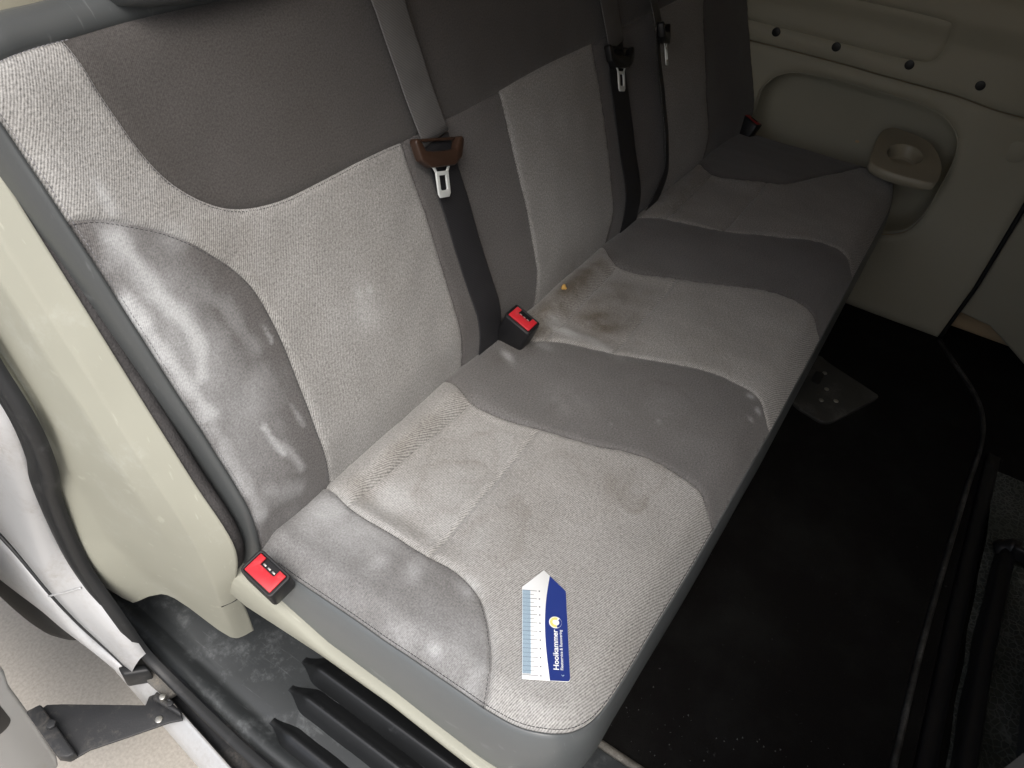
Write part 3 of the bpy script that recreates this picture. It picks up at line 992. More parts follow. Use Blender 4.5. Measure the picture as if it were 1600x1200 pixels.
# base of the bench
link('seat_base', box(0.10, 1.62, -0.34, 0.10, 0.004, 0.262, 0.006), 'black', bench)
link('backrest_pan', fix_normals(mesh('backrest_pan', *loft([back(np.array([0.0, 1.69]), np.array([v, v]), np.array([-0.10, -0.10])) for v in (-0.06, 0.53)]))), 'black', bench)
yy = np.linspace(0.055, -0.36, 30)
rows = []
ztop = np.interp(yy, [-0.36, -0.30, -0.20, -0.10, -0.02, 0.03, 0.06], [0.286, 0.294, 0.306, 0.310, 0.332, 0.342, 0.342])
zbot = np.interp(yy, [-0.36, -0.27, -0.20, -0.094, -0.031, 0.03, 0.06], [0.274, 0.283, 0.292, 0.290, 0.283, 0.276, 0.286])
xo = np.interp(yy, [-0.36, -0.3, -0.1, 0.0, 0.06], [-0.020, -0.022, -0.023, -0.025, -0.026])
for dx, t in ((0.034, 1.02), (0.010, 1.08), (0.003, 1.02), (0.0005, 0.92), (0.0, 0.55), (0.001, 0.12), (0.004, 0.0), (0.034, -0.04)):
    rows.append(np.c_[xo + dx, yy, zbot + (ztop - zbot) * t])
V, F = loft(rows)
link('base_trim', fix_normals(mesh('base_trim', V, F)), 'cream', bench, 'cream plastic rail under the door end of the cushion')


# ------------------------------------------------------------------ seat belts
def bp(u, v, h):
    return back(np.array([u]), np.array([v]), np.array([h]))[0]


def latch(parent, u, v, h, rot, yaw=0.0, gripmat='brown'):
    o = bp(u, v, h)
    a = math.radians(rot)
    ax = hx * math.cos(a) + hv * math.sin(a)
    ay = -hx * math.sin(a) + hv * math.cos(a)
    az = hn.copy()
    if yaw:
        y = math.radians(yaw)
        ax, az = ax * math.cos(y) + az * math.sin(y), -ax * math.sin(y) + az * math.cos(y)
    fr_ = (o, ax, ay, az)
    outer = [(-.049, .013), (-.046, .018), (-.039, .016), (-.031, .002), (-.015, .0), (.015, .0), (.031, .002), (.039, .016), (.046, .018), (.050, .012), (.041, -.010), (.024, -.020), (-.024, -.020), (-.041, -.010)]
    g = link('grip', prism(outer, -0.006, 0.007, fr_, 0.0022), gripmat, parent)
    bar = [(-.030, .020), (.030, .020), (.030, .024), (-.030, .024)]
    link('webbing_guide', prism([(-.045, .013), (.045, .013), (.045, .017), (-.045, .017)], -0.005, -0.001, fr_, 0.001), gripmat, g)
    fo = [(-.021, -.014), (.021, -.014), (.013, -.026), (.0125, -.055), (.009, -.060), (-.009, -.060), (-.0125, -.055), (-.013, -.026)]
    fi = [(-.016, -.014), (.016, -.014), (.0065, -.031), (.0065, -.049), (.005, -.050), (-.005, -.050), (-.0065, -.049), (-.0065, -.031)]
    # two flared arms and a slotted plate
    plate_o = [(-.013, -.0255), (.013, -.0255), (.0125, -.055), (.009, -.060), (-.009, -.060), (-.0125, -.055)]
    plate_i = [(-.0068, -.031), (.0068, -.031), (.0066, -.049), (.005, -.0505), (-.005, -.0505), (-.0066, -.049)]
    m1 = prism(plate_o, 0.000, 0.0026, fr_, 0.0005, plate_i)
    m2 = prism([(-.022, -.013), (-.018, -.013), (-.009, -.026), (-.0128, -.027)], 0.0002, 0.0024, fr_, 0.0004)
    m3 = prism([(.018, -.013), (.022, -.013), (.0128, -.027), (.009, -.026)], 0.0002, 0.0024, fr_, 0.0004)
    link('tongue', merge([m1, m2, m3]), 'steel', parent)


def belt(sh, lap, wsh, wlap, la, label, twist=(0, 0)):
    t = thing('seat_belt', bp(lap[-1][0], lap[-1][1], 0.0), label, 'seat belt', 'seat belts hanging on the bench backrest')
    for nm, pts, w, mat, tw in (('shoulder_webbing', sh, wsh, 'webbing', twist[0]), ('lap_webbing', lap, wlap, 'webbing_shade', twist[1])):
        C = catmull(pts, 0.012)
        P = np.array([bp(*c) for c in C])
        T = np.gradient(P, axis=0)
        T /= np.linalg.norm(T, axis=1)[:, None]
        a = math.radians(tw)
        W = []
        for tt in T:
            s = np.cross(tt, hn)
            s /= np.linalg.norm(s)
            W.append(s * math.cos(a) + np.cross(tt, s) * math.sin(a))
        ribbon(P, W, w, 0.0016, nm, mat, t)
    latch(t, *la)
    return t


belt([(0.425, 0.60, 0.0), (0.430, 0.56, 0.014), (0.438, 0.490, 0.016), (0.448, 0.403, 0.014), (0.459, 0.318, 0.014)],
     [(0.461, 0.315, 0.010), (0.466, 0.27, 0.006), (0.470, 0.20, 0.004), (0.474, 0.12, 0.004), (0.477, 0.06, 0.005), (0.475, 0.0, 0.006), (0.47, -0.05, 0.006)],
     0.056, 0.058, (0.450, 0.303, 0.019, -14), 'grey seat belt with brown latch hanging nearest the door')
belt([(0.975, 0.60, 0.0), (0.978, 0.56, 0.014), (0.985, 0.490, 0.016), (0.994, 0.405, 0.014), (1.003, 0.325, 0.014)],
     [(1.005, 0.320, 0.010), (1.010, 0.28, 0.006), (1.003, 0.16, 0.005), (0.997, 0.08, 0.006), (0.985, 0.02, 0.006), (0.975, -0.05, 0.006)],
     0.060, 0.066, (1.000, 0.307, 0.019, -14, 0, 'black'), 'grey seat belt with dark latch hanging in the middle')
belt([(1.155, 0.60, 0.0), (1.156, 0.56, 0.014), (1.160, 0.49, 0.020), (1.164, 0.40, 0.022), (1.170, 0.33, 0.024)],
     [(1.172, 0.325, 0.020), (1.178, 0.28, 0.014), (1.172, 0.16, 0.012), (1.150, 0.06, 0.012), (1.10, 0.0, 0.012), (1.06, -0.05, 0.006)],
     0.050, 0.046, (1.178, 0.312, 0.030, -10, -16, 'black'), 'seat belt seen nearly edge-on, farthest from the door', (-10, -17))


# ------------------------------------------------------------------ buckles
def buckle(C0, lng, nrm, label, depth=0.07, body='black', neck=True):
    C0 = np.array(C0, float)
    az = np.array(nrm, float)
    az /= np.linalg.norm(az)
    ax = np.array(lng, float)
    ax -= az * (ax @ az)
    ax /= np.linalg.norm(ax)
    ay = np.cross(az, ax)
    f = (C0, ax, ay, az)
    t = thing('seat_belt_buckle', tuple(C0 - az * depth), label, 'buckle', 'red seat belt buckles at the back of the cushion')
    rr = round_rect(0.050, 0.032, 0.005, 3)
    h = link('housing', prism(rr, -depth, -0.0015, f, 0.002), body, t)
    # raised rim round the button
    ri = round_rect(0.0425, 0.0255, 0.002, 3)
    link('rim', prism(round_rect(0.049, 0.031, 0.0045, 3), -0.0014, 0.001, f, 0.0006, ri), 'black', h)
    red = [(-.0202, -.0118), (-.0105, -.0118), (-.0105, -.0035), (-.0085, -.0030), (.0105, -.0030), (.0115, -.0035), (.0115, -.0118), (.0202, -.0118), (.0202, .0118), (-.0202, .0118)]
    link('release_button', prism(red, -0.001, 0.0018, f, 0.0006), 'red', t)
    m = merge([prism(round_rect(0.0045, 0.0022, 0.0006, 2, cx, -0.0058), -0.0015, -0.0006, f, 0.0003) for cx in (-0.0062, 0.0006, 0.0076)])
    link('slot_contact', m, 'bolt', t)
    return t


buckle((-0.0265, -0.032, 0.4075), (0.002, 0.037, 0.008), (-0.26, -0.16, 0.95), 'red and black belt buckle at the door end of the cushion', 0.034, 'black')
buckle((0.505, -0.030, 0.449), (0.001, 0.037, 0.011), (-0.10, -0.32, 0.94), 'red belt buckle standing in the crease at the middle of the bench', 0.10)
buckle((1.640, -0.026, 0.437), (0.01, 0.04, 0.012), (0.15, -0.30, 0.92), 'red belt buckle at the far end by the side wall', 0.06)

# ------------------------------------------------------------------ ruler card lying on the seat
BL, BR, TL, TR, TIP = [np.array(p) for p in ((0.036, -0.327), (0.0635, -0.3685), (0.127, -0.270), (0.1565, -0.3095), (0.160, -0.279))]
ly = (TL - BL) / np.linalg.norm(TL - BL)
lx = np.array([ly[1], -ly[0]])


def card_z(x, y):
    return cushion(np.atleast_1d(x), np.atleast_1d(y))[:, 2]


ctr = 0.5 * (BL + TR)
zs = [card_z(*p)[0] for p in (BL, BR, TL, TR, ctr)]
zc = max(zs) + 0.0012
CO = np.array([BL[0], BL[1], zc])
cz = np.array([0, 0, 1.0])
# follow the tilt of the cushion
tilt_y = (zs[2] - zs[0]) / 0.107
tilt_x = (zs[1] - zs[0]) / 0.05
AX = np.array([lx[0], lx[1], tilt_x])
AX /= np.linalg.norm(AX)
AY = np.array([ly[0], ly[1], tilt_y])
AY -= AX * (AX @ AY)
AY /= np.linalg.norm(AY)
AZ = np.cross(AX, AY)
CO = np.array([BL[0], BL[1], zs[0] + 0.0032])
CF = (CO, AX, AY, AZ)
W, H = 0.0497, 0.107
tipl = np.array([(TIP - BL) @ lx, (TIP - BL) @ ly])
card = thing('ruler_card', tuple(CO), 'small white and blue arrow-shaped ruler card lying on the seat', 'card')
outl = [(0, 0), (W - 0.003, 0), (W - 0.0008, 0.0008), (W, 0.003), (W, H - 0.0015), (tipl[0] + 0.0005, tipl[1]), (tipl[0] - 0.0005, tipl[1]), (0, H)]
link('card_sheet', prism(outl, 0, 0.0007, CF, 0.00015), 'white', card)


def flat(name, poly, mat, z=0.0009, parent=card):
    v = [CO + AX * p[0] + AY * p[1] + AZ * z for p in poly]
    return link(name, mesh(name, v, [tuple(range(len(v)))]), mat, parent, smooth=False)


t = np.linspace(0, 1, 24)
bx = 0.0285 - 0.0042 * np.sin(np.pi * np.clip(t * 0.95, 0, 1)) + 0.004 * t ** 3
by = t * (H + 0.0085)
right_top = (W, H - 0.0015)
# where the blue edge meets the slanted top
sl = (tipl[1] - right_top[1]) / (tipl[0] - right_top[0])
bxt = bx[-1]
byt = right_top[1] + sl * (bxt - right_top[0])
by = t * byt
flat('blue_field', list(zip(bx, by)) + [(W - 0.0002, H - 0.0017), (W - 0.0002, 0.0034), (W - 0.0012, 0.001), (W - 0.003, 0.0003)], 'blue')
flat('scale_band', [(0.0003, 0.006), (0.0092, 0.006), (0.0092, 0.1035), (0.0003, 0.1035)], 'lblue')
tv, tf = [], []


def tick(x0, x1, y, w):
    k = len(tv)
    for p in ((x0, y - w), (x1, y - w), (x1, y + w), (x0, y + w)):
        tv.append(CO + AX * p[0] + AY * p[1] + AZ * 0.00115)
    tf.append((k, k + 1, k + 2, k + 3))


for i in range(11):
    y = 0.0042 + i * 0.00985
    tick(0.0004, 0.0165, y, 0.00026)
    tick(0.0186, 0.0200, y, 0.0007)
    if i < 10:
        tick(0.0004, 0.0130, y + 0.0049, 0.00022)
        for q in range(1, 10):
            if q != 5:
                tick(0.0004, 0.0088, y + q * 0.000985, 0.00014)
link('scale_ticks', mesh('scale_ticks', tv, tf), 'ink', card, smooth=False)


def disc(cx, cy, r0, r1, a0, a1, n=28):
    a = np.radians(np.linspace(a0, a1, n))
    return [(cx + r1 * math.cos(q), cy + r1 * math.sin(q)) for q in a] + [(cx + r0 * math.cos(q), cy + r0 * math.sin(q)) for q in a[::-1]]


ex, ey = 0.0362, 0.0655
flat('emblem', [(ex + 0.0070 * math.cos(q), ey + 0.0070 * math.sin(q)) for q in np.linspace(0, 2 * np.pi, 32, endpoint=False)], 'white', 0.0012)
flat('emblem', disc(ex, ey, 0.0030, 0.0060, 60, 285), 'yellow', 0.0014)
flat('emblem', disc(ex + 0.0006, ey - 0.0002, 0.0036, 0.0062, -78, 48), 'blue', 0.0014)
flat('emblem', [(ex - 0.0008 + 0.0024 * math.cos(q), ey + 0.0003 + 0.0026 * math.sin(q)) for q in np.linspace(0, 2 * np.pi, 20, endpoint=False)], 'white', 0.0016)


def lettering(txt, x, y0, y1, size, bold, name='lettering'):
    """text running up the card, its length fitted between y0 and y1"""
    cu = bpy.data.curves.new(name, 'FONT')
    cu.body = txt
    cu.size = 1.0
    cu.offset = bold
    ob = bpy.data.objects.new(name, cu)
    COL.objects.link(ob)
    bpy.context.view_layer.update()
    me = bpy.data.meshes.new_from_object(ob)
    bpy.data.objects.remove(ob)
    co = np.zeros(len(me.vertices) * 3)
    me.vertices.foreach_get('co', co)
    co = co.reshape(-1, 3)
    co[:, 0] -= co[:, 0].min()
    L = co[:, 0].max()
    px = y0 + co[:, 0] / L * (y1 - y0)
    py = x - co[:, 1] * size
    P = CO + np.outer(py, AX) + np.outer(px, AY) + AZ * 0.0013
    me.vertices.foreach_set('co', P.ravel())
    me.update()
    return link(name, me, 'white', card, smooth=False)


lettering('Hooikammer', 0.0381, 0.0118, 0.0570, 0.0080, 0.022)
lettering('Fleetservice & Renovering', 0.0428, 0.0118, 0.0570, 0.0043, 0.012)
flat('arrow_mark', [(0.0405, 0.0065), (0.0420, 0.0050), (0.0435, 0.0065), (0.0432, 0.0070), (0.0420, 0.0058), (0.0408, 0.0070)], 'lblue', 0.0012)


# ------------------------------------------------------------------ crumb on the middle place
def lump(name, c, r, mat, label=None, cat=None, seed=1, flatz=0.6, parent=None):
    bm = bmesh.new()
    bmesh.ops.create_icosphere(bm, subdivisions=2, radius=1)
    q = random.Random(seed)
    ph = [q.uniform(0, 6) for _ in range(6)]
    for v in bm.verts:
        p = v.co
        k = 1 + 0.25 * math.sin(3 * p.x + ph[0]) + 0.2 * math.sin(4 * p.y + ph[1]) + 0.2 * math.sin(5 * p.z + ph[2])
        v.co = Vector((p.x * k * r[0], p.y * k * r[1], p.z * k * r[2]))
    me = bpy.data.meshes.new(name)
    bm.to_mesh(me)
    bm.free()
    o = link(name, me, mat, parent, label, cat)
    o.location = c
    return o


zc0 = cushion([0.676], [-0.012])[0, 2]
lump('crumb', (0.676, -0.012, zc0 + 0.0035), (0.0065, 0.0045, 0.0045), 'crumb', 'small yellow-brown crumb on the back roll of the middle place', 'crumb', 4)

# ------------------------------------------------------------------ cream pillar trim beside the seat (door side)
L0 = [(-0.03, 0.30, 0.96), (-0.03, 0.212, 0.797), (-0.03, 0.178, 0.734), (-0.03, 0.14, 0.665), (-0.03, 0.099, 0.589), (-0.03, 0.053, 0.506), (-0.026, 0.014, 0.415), (-0.020, 0.045, 0.30), (0.003, 0.074, 0.196), (0.02, 0.098, 0.095)]
L1 = [(-0.056, 0.285, 0.91), (-0.056, 0.199, 0.747), (-0.056, 0.163, 0.677), (-0.056, 0.134, 0.625), (-0.056, 0.112, 0.579), (-0.056, 0.083, 0.525), (-0.052, 0.053, 0.448), (-0.042, 0.053, 0.34), (-0.030, 0.072, 0.252), (0.0, 0.114, 0.085)]
L2 = [(-0.067, 0.30, 0.88), (-0.067, 0.206, 0.706), (-0.067, 0.187, 0.672), (-0.067, 0.17, 0.623), (-0.067, 0.145, 0.585), (-0.067, 0.117, 0.52), (-0.063, 0.098, 0.453), (-0.054, 0.094, 0.377), (-0.042, 0.101, 0.292), (-0.012, 0.131, 0.105)]
L3 = [(-0.0725, 0.34, 0.79), (-0.0725, 0.264, 0.601), (-0.0725, 0.243, 0.544), (-0.0725, 0.246, 0.503), (-0.0725, 0.232, 0.484), (-0.0725, 0.232, 0.438), (-0.068, 0.222, 0.359), (-0.062, 0.225, 0.298), (-0.052, 0.214, 0.243), (-0.03, 0.207, 0.151)]
L4 = [(-0.081, 0.33, 0.78), (-0.081, 0.249, 0.606), (-0.081, 0.233, 0.577), (-0.081, 0.222, 0.543), (-0.081, 0.223, 0.504), (-0.081, 0.245, 0.431), (-0.081, 0.264, 0.354), (-0.080, 0.262, 0.254), (-0.072, 0.267, 0.171), (-0.055, 0.265, 0.11)]
lines = [resample(catmull(l, 0.005), n=70) for l in (L0, L1, L2, L3, L4)]
inner = lines[0] + np.array([0.006, 0.05, -0.0])
inner0 = lines[0] + np.array([0.003, 0.008, -0.002])
outer = lines[4] + np.array([-0.004, 0.02, 0.0])


def between(a, b, t, push=(0, 0, 0)):
    return a * (1 - t) + b * t + np.array(push)


lin_rows = [(0, .0), (0, .10), (0, .5), (0, .88), (1, .0), (1, .10), (1, .5), (1, .90), (2, .0), (2, .08), (2, .3), (2, .6), (2, .85), (3, .0), (3, .15), (3, .5), (3, .85), (4, .0)]
kb = sm(0.62, 0.92, np.linspace(0, 1, 70))[:, None]
ext = [2 * lines[0] - lines[1]] + lines + [2 * lines[4] - lines[3]]
rows = [inner, inner0]
for seg, t_ in lin_rows:
    if seg == 4:
        rows.append(lines[4])
        continue
    lin = between(lines[seg], lines[seg + 1], t_)
    p0, p1, p2, p3 = ext[seg:seg + 4]
    spl = 0.5 * ((2 * p1) + (-p0 + p2) * t_ + (2 * p0 - 5 * p1 + 4 * p2 - p3) * t_ ** 2 + (-p0 + 3 * p1 - 3 * p2 + p3) * t_ ** 3)
    rows.append(lin * (1 - kb) + spl * kb)
rows.append(outer)
V, F = loft(rows)
pil = thing('pillar_trim', (-0.04, 0.2, 0.1), 'cream moulded plastic pillar trim beside the door end of the backrest', 'trim')
link('moulding', fix_normals(mesh('moulding', V, F)), 'cream', pil)
link('rear_side_trim', box(-0.018, 0.16, 0.36, 0.9, 0.02, 1.09, 0.02), 'trim', pil)
pk = [lines[n_][int(np.argmin(np.abs(lines[n_][:, 2] - z_)))] for n_, z_ in ((0, 0.33), (0, 0.27), (1, 0.24))]
pk = np.array(pk) + np.array([-0.0006, -0.0006, 0.0])
V, F = tube_vf(catmull(pk, 0.004), circle_section(0.0008, 6), up=(1, 0.2, 0))
link('part_line', mesh('part_line', V, F), 'rubber', pil)
# felt strip closing the gap between trim and seat
fs = [lines[0] + np.array([0.0005, 0.003, -0.001]), lines[0] + np.array([0.006, 0.002, 0.002]), lines[0] + np.array([0.013, 0.004, 0.001]), lines[0] + np.array([0.019, 0.012, -0.004]), lines[0] + np.array([0.022, 0.05, -0.02])]
V, F = loft([r[:50] for r in fs])
link('felt_strip', fix_normals(mesh('felt_strip', V, F)), 'felt', pil, 'dark felt strip along the seat side of the trim')

# ------------------------------------------------------------------ door sill with ribs
sill = thing('door_sill', (0.05, -0.3, -0.05), 'black scuffed plastic door sill with raised tread ribs', 'door sill')
ys = np.r_[np.linspace(0.42, 0.1, 30), np.linspace(0.09, -1.0, 60)]
prof = [(0.216, -0.004), (0.12, 0.0), (0.02, 0.0), (-0.015, -0.001), (-0.027, -0.006), (-0.033, -0.010), (-0.040, -0.006), (-0.052, 0.006), (-0.060, 0.008), (-0.068, 0.004), (-0.071, -0.004), (-0.074, -0.035)]
rows = []
for x, z in prof:
    sh = np.interp(ys, [-1.0, 0.0, 0.14, 0.27, 0.42], [-0.012, -0.008, 0.0, 0.010, 0.02]) * (1 if x < 0 else max(0, 1 - x / 0.05))
    zz = z + 0.02 * sm(0.12, 0.36, ys) * (x > -0.03) + 0.0006 * wob(ys, ys * 0 + x * 5, 0.06, 3)
    rows.append(np.c_[x + sh, ys, zz])
V, F = loft(rows)
link('tread', fix_normals(mesh('tread', V, F)), 'blackp', sill)


def rib(x, ystart, h, w):
    yb = np.r_[np.linspace(ystart, ystart - 0.05, 12), np.linspace(ystart - 0.06, -0.98, 40)]
    g = sm(ystart, ystart - 0.045, yb)
    prof = [(-0.016, -0.1), (-0.015, 0.06), (-0.003, 0.90), (-0.0008, 0.985), (0.0015, 1.0), (0.005, 0.95), (w * 0.6, 0.35), (w, -0.1)]
    rows = []
    for px, pz in prof:
        rows.append(np.c_[x + px * (0.3 + 0.7 * g) + 0.004 * (1 - g), yb, np.maximum(-0.002, pz * h * g + (0 if pz > 0 else -0.002))])
    V, F = loft(rows)
    return link('tread_rib', fix_normals(mesh('tread_rib', V, F)), 'ribp', sill)


rib(0.054, 0.050, 0.026, 0.040)
rib(0.011, 0.034, 0.024, 0.030)
rib(-0.040, 0.020, 0.015, 0.020)

# edging strip between sill and carpet
es = thing('floor_edging', (0.214, -0.7, 0.0), 'thin worn metal edging strip between sill and carpet', 'edging')
V, F = tube_vf(resample([(0.214, -0.30, 0.0025), (0.2135, -0.6, 0.0025), (0.213, -1.0, 0.0025)], 0.02), [(-0.0065, -0.003), (0.0065, -0.003), (0.005, 0.003), (0.0, 0.0042), (-0.005, 0.003)])
link('strip', fix_normals(mesh('strip', V, F)), 'strip', es)

# ------------------------------------------------------------------ rubber door seal
seal_pts = [(-0.088, 0.31, 0.78), (-0.088, 0.255, 0.60), (-0.088, 0.235, 0.53), (-0.088, 0.243, 0.46), (-0.088, 0.268, 0.40), (-0.088, 0.282, 0.31), (-0.088, 0.283, 0.23), (-0.086, 0.268, 0.165), (-0.084, 0.246, 0.10), (-0.082, 0.222, 0.050),
            (-0.081, 0.185, 0.024), (-0.083, 0.13, 0.014), (-0.087, 0.05, 0.010), (-0.090, -0.05, 0.010), (-0.092, -0.4, 0.010), (-0.092, -1.0, 0.010)]
sp3 = catmull(seal_pts, 0.008)
seal = thing('door_seal', (-0.088, 0.28, 0.2), 'black hollow rubber seal curving along the door opening', 'seal')
P, T = frames(sp3)
rowsA = []
for p, tt in zip(P, T):
    # across = in the plane of the opening, pointing inwards; out = away from the van (-X)
    acr = np.cross(tt, np.array([1, 0, 0]))
    acr /= np.linalg.norm(acr)
    out_ = np.array([-1.0, 0, 0])
    k = sm(0.02, 0.14, p[2])
    wd = 0.008 + 0.013 * k
    sec = [(-1.0, -0.3), (-1.05, 0.35), (-0.8, 0.75), (-0.35, 0.70), (-0.12, 0.42), (0.12, 0.55), (0.5, 0.95), (0.9, 0.7), (1.05, 0.1), (1.0, -0.4)]
    rowsA.append(np.array([p + acr * a * wd + out_ * b_ * 0.011 for a, b_ in sec]))
V, F = loft(rowsA)
link('bulb', fix_normals(mesh('bulb', V, F)), 'rubber', seal)

# ------------------------------------------------------------------ silver body around the door opening
body = thing('van_body', (-0.12, 0.4, -0.3), 'silver van bodywork with door shut edge and lower sill', 'van body')
A0 = [(-0.093, 0.36, 0.70), (-0.094, 0.31, 0.60), (-0.095, 0.273, 0.523), (-0.095, 0.272, 0.480), (-0.095, 0.288, 0.413), (-0.095, 0.310, 0.325), (-0.095, 0.316, 0.240), (-0.095, 0.296, 0.184), (-0.095, 0.258, 0.133), (-0.095, 0.230, 0.095), (-0.095, 0.215, 0.060)]
A1 = [(-0.124, 0.55, 0.42), (-0.124, 0.49, 0.32), (-0.123, 0.435, 0.260), (-0.122, 0.408, 0.233), (-0.122, 0.382, 0.213), (-0.122, 0.360, 0.187), (-0.121, 0.332, 0.145), (-0.116, 0.308, 0.095), (-0.111, 0.286, 0.062), (-0.107, 0.262, 0.035), (-0.105, 0.235, 0.010)]
A2 = [(-0.142, 0.62, 0.14), (-0.140, 0.55, 0.105), (-0.138, 0.475, 0.090), (-0.137, 0.431, 0.091), (-0.136, 0.395, 0.094), (-0.135, 0.365, 0.094), (-0.132, 0.330, 0.076), (-0.126, 0.290, 0.055), (-0.121, 0.272, 0.030), (-0.117, 0.255, 0.008), (-0.115, 0.235, -0.005)]
a0, a1, a2 = [resample(catmull(l, 0.005), n=60) for l in (A0, A1, A2)]
cre = between(a0, a1, 1.0, (0.006, 0.003, -0.004))
rows = [a0 + np.array([0.01, 0.0, 0.0]), a0, between(a0, a1, 0.3, (-0.005, 0, 0)), between(a0, a1, 0.65, (-0.006, 0, 0)), between(a0, a1, 0.92, (-0.003, 0, 0)), between(a0, a1, 0.99, (0.001, 0, 0)), cre]
V, F = loft(rows)
link('shut_panel', fix_normals(mesh('shut_panel', V, F)), 'silver', body)
rows = [cre + np.array([0, 0.002, -0.003]), between(a1, a2, 0.06), between(a1, a2, 0.2, (-0.004, 0, 0.002)), between(a1, a2, 0.6, (-0.004, 0, 0.001)), a2, a2 + np.array([0.003, 0.008, -0.008]), a2 + np.array([0.012, 0.03, -0.03])]
V, F = loft(rows)
link('wheel_arch_lip', fix_normals(mesh('wheel_arch_lip', V, F)), 'silver', body, 'dirty silver lower lip of the wheel arch')
gp = between(a1, a1, 0.0, (-0.0012, -0.001, 0.001))
V, F = tube_vf(gp, circle_section(0.0026, 8), up=(1, 0, 0))
link('panel_gap', mesh('panel_gap', V, F), 'rubber', body)
ks = int(np.argmin(np.abs(a1[:, 2] - 0.150)))
k0 = int(np.argmin(np.abs(a0[:, 2] - 0.180)))
V, F = tube_vf(resample([a1[ks] + np.array([-0.004, 0, 0]), 0.5 * (a1[ks] + a0[k0]) + np.array([-0.0065, 0, 0.0]), a0[k0] + np.array([-0.003, 0, 0])], 0.004), circle_section(0.0014, 8), up=(1, 0, 0))
link('sealant_bead', mesh('sealant_bead', V, F), 'silver', body)
# lower sill: guide channel and painted outer edge
ys2 = np.linspace(0.33, -1.0, 60)
shx = np.interp(ys2, [-1.0, 0.0, 0.33], [-0.004, 0.0, 0.036])


def strip(prof, ysv, sh):
    return loft([np.c_[x + sh, ysv, np.full(len(ysv), z)] for x, z in prof])


V, F = strip([(-0.076, -0.002), (-0.092, -0.004), (-0.094, -0.030), (-0.112, -0.032), (-0.1135, -0.008), (-0.1155, -0.006)], ys2, shx)
link('guide_channel', fix_normals(mesh('guide_channel', V, F)), 'arm', body, 'black door guide channel')
V, F = strip([(-0.1156, -0.007), (-0.118, -0.0055), (-0.121, -0.009), (-0.133, -0.020), (-0.1375, -0.028), (-0.139, -0.06), (-0.12, -0.20)], ys2[1:], shx[1:])
link('painted_edge', fix_normals(mesh('painted_edge', V, F)), 'silver', body)
link('gap_block', prism([(-0.119, 0.236), (-0.091, 0.210), (-0.088, 0.224), (-0.114, 0.254)], -0.012, 0.026, WORLD, 0.004), 'rubber', body)  # dark block added to stand for the shaded gap where the body ends
# dirty latch plate at the rear end of the channel
pl = [(-0.100, 0.17), (-0.078, 0.165), (-0.068, 0.235), (-0.068, 0.29), (-0.086, 0.31), (-0.098, 0.25)]
link('striker_plate', prism(pl, -0.012, 0.0005, WORLD, 0.003), 'dirty', body, 'dusty metal plate at the end of the channel')
link('rubber_pad', prism([(-0.083, 0.225), (-0.074, 0.225), (-0.073, 0.245), (-0.083, 0.247)], 0.0, 0.004, WORLD, 0.002), 'arm', body)

# ------------------------------------------------------------------ door guide arm and the open sliding door
arm = thing('door_guide_arm', (-0.16, 0.22, -0.07), 'black steel roller arm between the sliding door and the sill', 'guide arm')
AZH = 0.001
# outline on the level of the sill
ao = [(-0.203, 0.300), (-0.190, 0.283), (-0.124, 0.186), (-0.113, 0.193), (-0.102, 0.187), (-0.101, 0.168), (-0.104, 0.131), (-0.108, 0.124), (-0.122, 0.137), (-0.165, 0.165), (-0.208, 0.194), (-0.232, 0.202), (-0.238, 0.214), (-0.227, 0.304)]
link('plate', prism(ao, AZH - 0.004, AZH, WORLD, 0.0015), 'arm', arm)
fl = [(-0.209, 0.299), (-0.222, 0.198), (-0.232, 0.202), (-0.239, 0.214), (-0.227, 0.306)]
link('flange', prism(fl, AZH - 0.003, AZH + 0.014, WORLD, 0.003), 'arm', arm)
link('hinge_block', prism([(-0.114, 0.181), (-0.103, 0.186), (-0.102, 0.134), (-0.107, 0.126)], AZH, AZH + 0.010, WORLD, 0.003), 'arm', arm)


def cyl(c, r, h, axis=(0, 0, 1), n=14, r2=None, bev=0.001):
    az = np.array(axis, float)
    az /= np.linalg.norm(az)
    ax = np.cross(az, [0.3, 0.9, 0.1])
    ax /= np.linalg.norm(ax)
    return prism(circle_section(r, n), 0, h, (np.array(c, float), ax, np.cross(az, ax), az), bev)


link('rivet', cyl((-0.127, 0.152, AZH), 0.0055, 0.002), 'bolt', arm)
link('roller_pin', cyl((-0.105, 0.168, AZH + 0.010), 0.005, 0.006), 'bolt', arm)
link('roller_pin', cyl((-0.105, 0.152, AZH + 0.010), 0.0045, 0.004), 'arm', arm)
link('bolt', cyl((-0.218, 0.258, AZH + 0.013), 0.007, 0.006, n=6), 'arm', arm)

sdoor = thing('sliding_door', (-0.26, 0.6, -0.26), 'edge of the open grey sliding door outside the van', 'sliding door')
# end face in (X,Z), pushed back along Y
dp = [(-0.214, 0.62), (-0.2125, 0.10), (-0.2130, 0.052), (-0.2185, 0.020), (-0.2195, -0.10), (-0.2235, -0.215), (-0.229, -0.240), (-0.26, -0.25), (-0.30, -0.25), (-0.31, 0.0), (-0.31, 0.62)]
link('door_shell', prism(dp[::-1], 0.0, 0.8, (np.array([0, 0.352, 0]), np.array([1.0, 0, 0]), np.array([0, 0, 1.0]), np.array([0, 1.0, 0])), 0.006), 'doorgrey', sdoor)
link('access_hole', prism(round_rect(0.034, 0.11, 0.016, 5, -0.258, 0.0), -0.001, 0.003, (np.array([0, 0.352, 0]), np.array([1.0, 0, 0]), np.array([0, 0, 1.0]), np.array([0, 1.0, 0])), 0.0005), 'black', sdoor)

